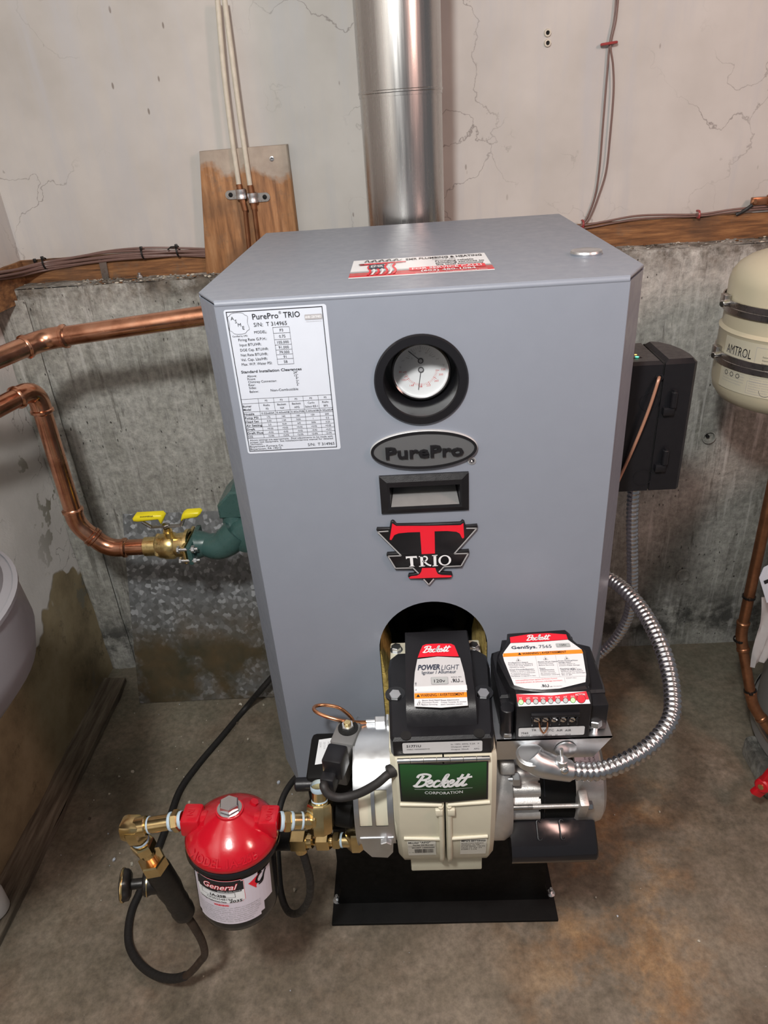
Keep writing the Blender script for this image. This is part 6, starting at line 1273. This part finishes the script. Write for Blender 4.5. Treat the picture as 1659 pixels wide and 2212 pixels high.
for i in range(4): d.text(('LWCO', 'DIAG', 'TEMP', 'PWR')[i], 0.028, 0.010 + 0.010*i, 0.0032, 'grey_ink', 2)
q = PZ(1376, 772, 1.0764); d.disc(q.x - 0.2712, q.y - 0.172, 0.0028, 'led_teal', 3, 14); q = PZ(1373, 767, 1.0764); d.disc(q.x - 0.2712, q.y - 0.172, 0.0018, 'led_amber', 3, 14); d.build('display', bd)
wire_p = [PY(x, y, Y) for x, y, Y in ((1424, 815, 0.150), (1421, 825, 0.143), (1406, 872, 0.140), (1388, 920, 0.140), (1368, 968, 0.142), (1350, 1008, 0.146), (1338, 1034, 0.146))] + [V((0.290, 0.138, 0.884)), V((0.281, 0.137, 0.866)), V((0.279, 0.138, PY(1338, 1105, 0.12).z + 0.012))]
b = MB(); b.tube(cr(wire_p, 8), 0.0023, 'wire_copper', 10); q = wire_p[0]; b.build('thermostat_wire', label='thin copper-coloured wire hanging from the black control box front', cat='wire')
b = MB(); b.lathe([(0.006, 0), (0.006, 0.0012), (0.0035, 0.0014), (0.0035, -0.002)], PY(1424, 815, YQ), (0, -1, 0), 'black_gloss', 16); b.build('wire_grommet', bd)
b = MB(); p = PY(1338, 1105, 0.12); b.box((0.278, 0.14, p.z), (0.012, 0.02, 0.026), 'black_plastic', 0.002); b.build('wire_clip', label='small black clip on a wire below the control box', cat='clip')

# ================================================================== flexible metal conduits
def conduit(mb, pts, r, pitch, m='steel'):
    P = cr(pts, 24); out = [P[0]]; acc = 0
    st = pitch/6; L = 0; res = [P[0]]
    for a, c in zip(P, P[1:]):
        seg_ = (c - a).length
        while L + seg_ >= st*len(res): res.append(a.lerp(c, (st*len(res) - L)/seg_))
        L += seg_
    mb.sharp = 80
    mb.tube(res, [r*(0.82 + 0.22*abs(math.sin(math.pi*i/6 + 0.3))) for i in range(len(res))], m, 18)
p0 = PY(1366, 1068, 0.200)
g = thing('metal_conduit', V((p0.x, 0.2, 0.55)), 'thin flexible metal conduit hanging from the bottom of the control box', 'conduit')
b = MB(); conduit(b, [V((p0.x, 0.2, 0.862)), V((p0.x + 0.004, 0.2, 0.80)), PY(1366, 1180, 0.200), PY(1366, 1260, 0.200), PY(1360, 1320, 0.205), PY(1340, 1365, 0.21), PY(1310, 1400, 0.215), PY(1270, 1430, 0.22), PY(1225, 1455, 0.225)], 0.0098, 0.0080); b.build('hose', g)
b = MB(); b.cyl((p0.x, 0.2, 0.858), (p0.x, 0.2, 0.872), 0.0125, 'zinc', 20, 0.001); b.box((p0.x + 0.02, 0.195, 0.866), (0.026, 0.010, 0.006), 'zinc', 0.001); b.cyl((p0.x + 0.027, 0.185, 0.864), (p0.x + 0.027, 0.20, 0.864), 0.005, 'zinc', 12); b.build('connector', g)
g = thing('metal_conduit', PY(1380, 1627, -0.17), 'thick flexible metal conduit looping from the burner to the boiler side', 'conduit')
c2 = [e2 + (e2-e1).normalized()*0.002] + [PY(x, y, Y) for x, y, Y in ((1290, 1666, -0.192), (1350, 1645, -0.182), (1408, 1608, -0.165), (1448, 1555, -0.135), (1452, 1495, -0.095), (1440, 1430, -0.05), (1417, 1370, -0.005), (1385, 1315, 0.045), (1352, 1277, 0.085), (1322, 1254, 0.115))] + [V((0.262, 0.150, PY(1322, 1254, 0.115).z + 0.002))]
b = MB(); conduit(b, c2, 0.0116, 0.0080); b.build('hose', g)
q = V((0.270, 0.142, c2[-1].z)); b = MB(); b.cyl(q, q + V((0.012, -0.006, 0)), 0.0155, 'rubber', 20, 0.002); b.build('bushing', g)
# floor crumbs
random.seed(11); b = MB()
for i in range(150):
    x, y = (random.uniform(-0.86, -0.30), random.uniform(0.05, 0.66)) if i < 95 else (random.uniform(-0.7, 0.9), random.uniform(-0.3, 0.5))
    s_ = random.choice((0.0009, 0.0013, 0.0018, 0.0042))*random.uniform(0.8, 1.15)*(1.0 if i < 95 else 0.55); bm_ = bmesh.new(); bmesh.ops.create_icosphere(bm_, subdivisions=1, radius=s_)
    for v_ in bm_.verts: v_.co = v_.co*random.uniform(0.6, 1.3)
    b.bm(bm_, random.choice(('paper', 'tube_cream', 'tube_cream', 'curb_wood')), Matrix.Translation((x, y, 0.002 + s_*0.4)))
b.build('floor_debris', label='scattered pale crumbs and grit on the concrete floor', cat='debris', kind='stuff')
for o_ in bpy.data.objects:
    if '_org' in o_: del o_['_org']
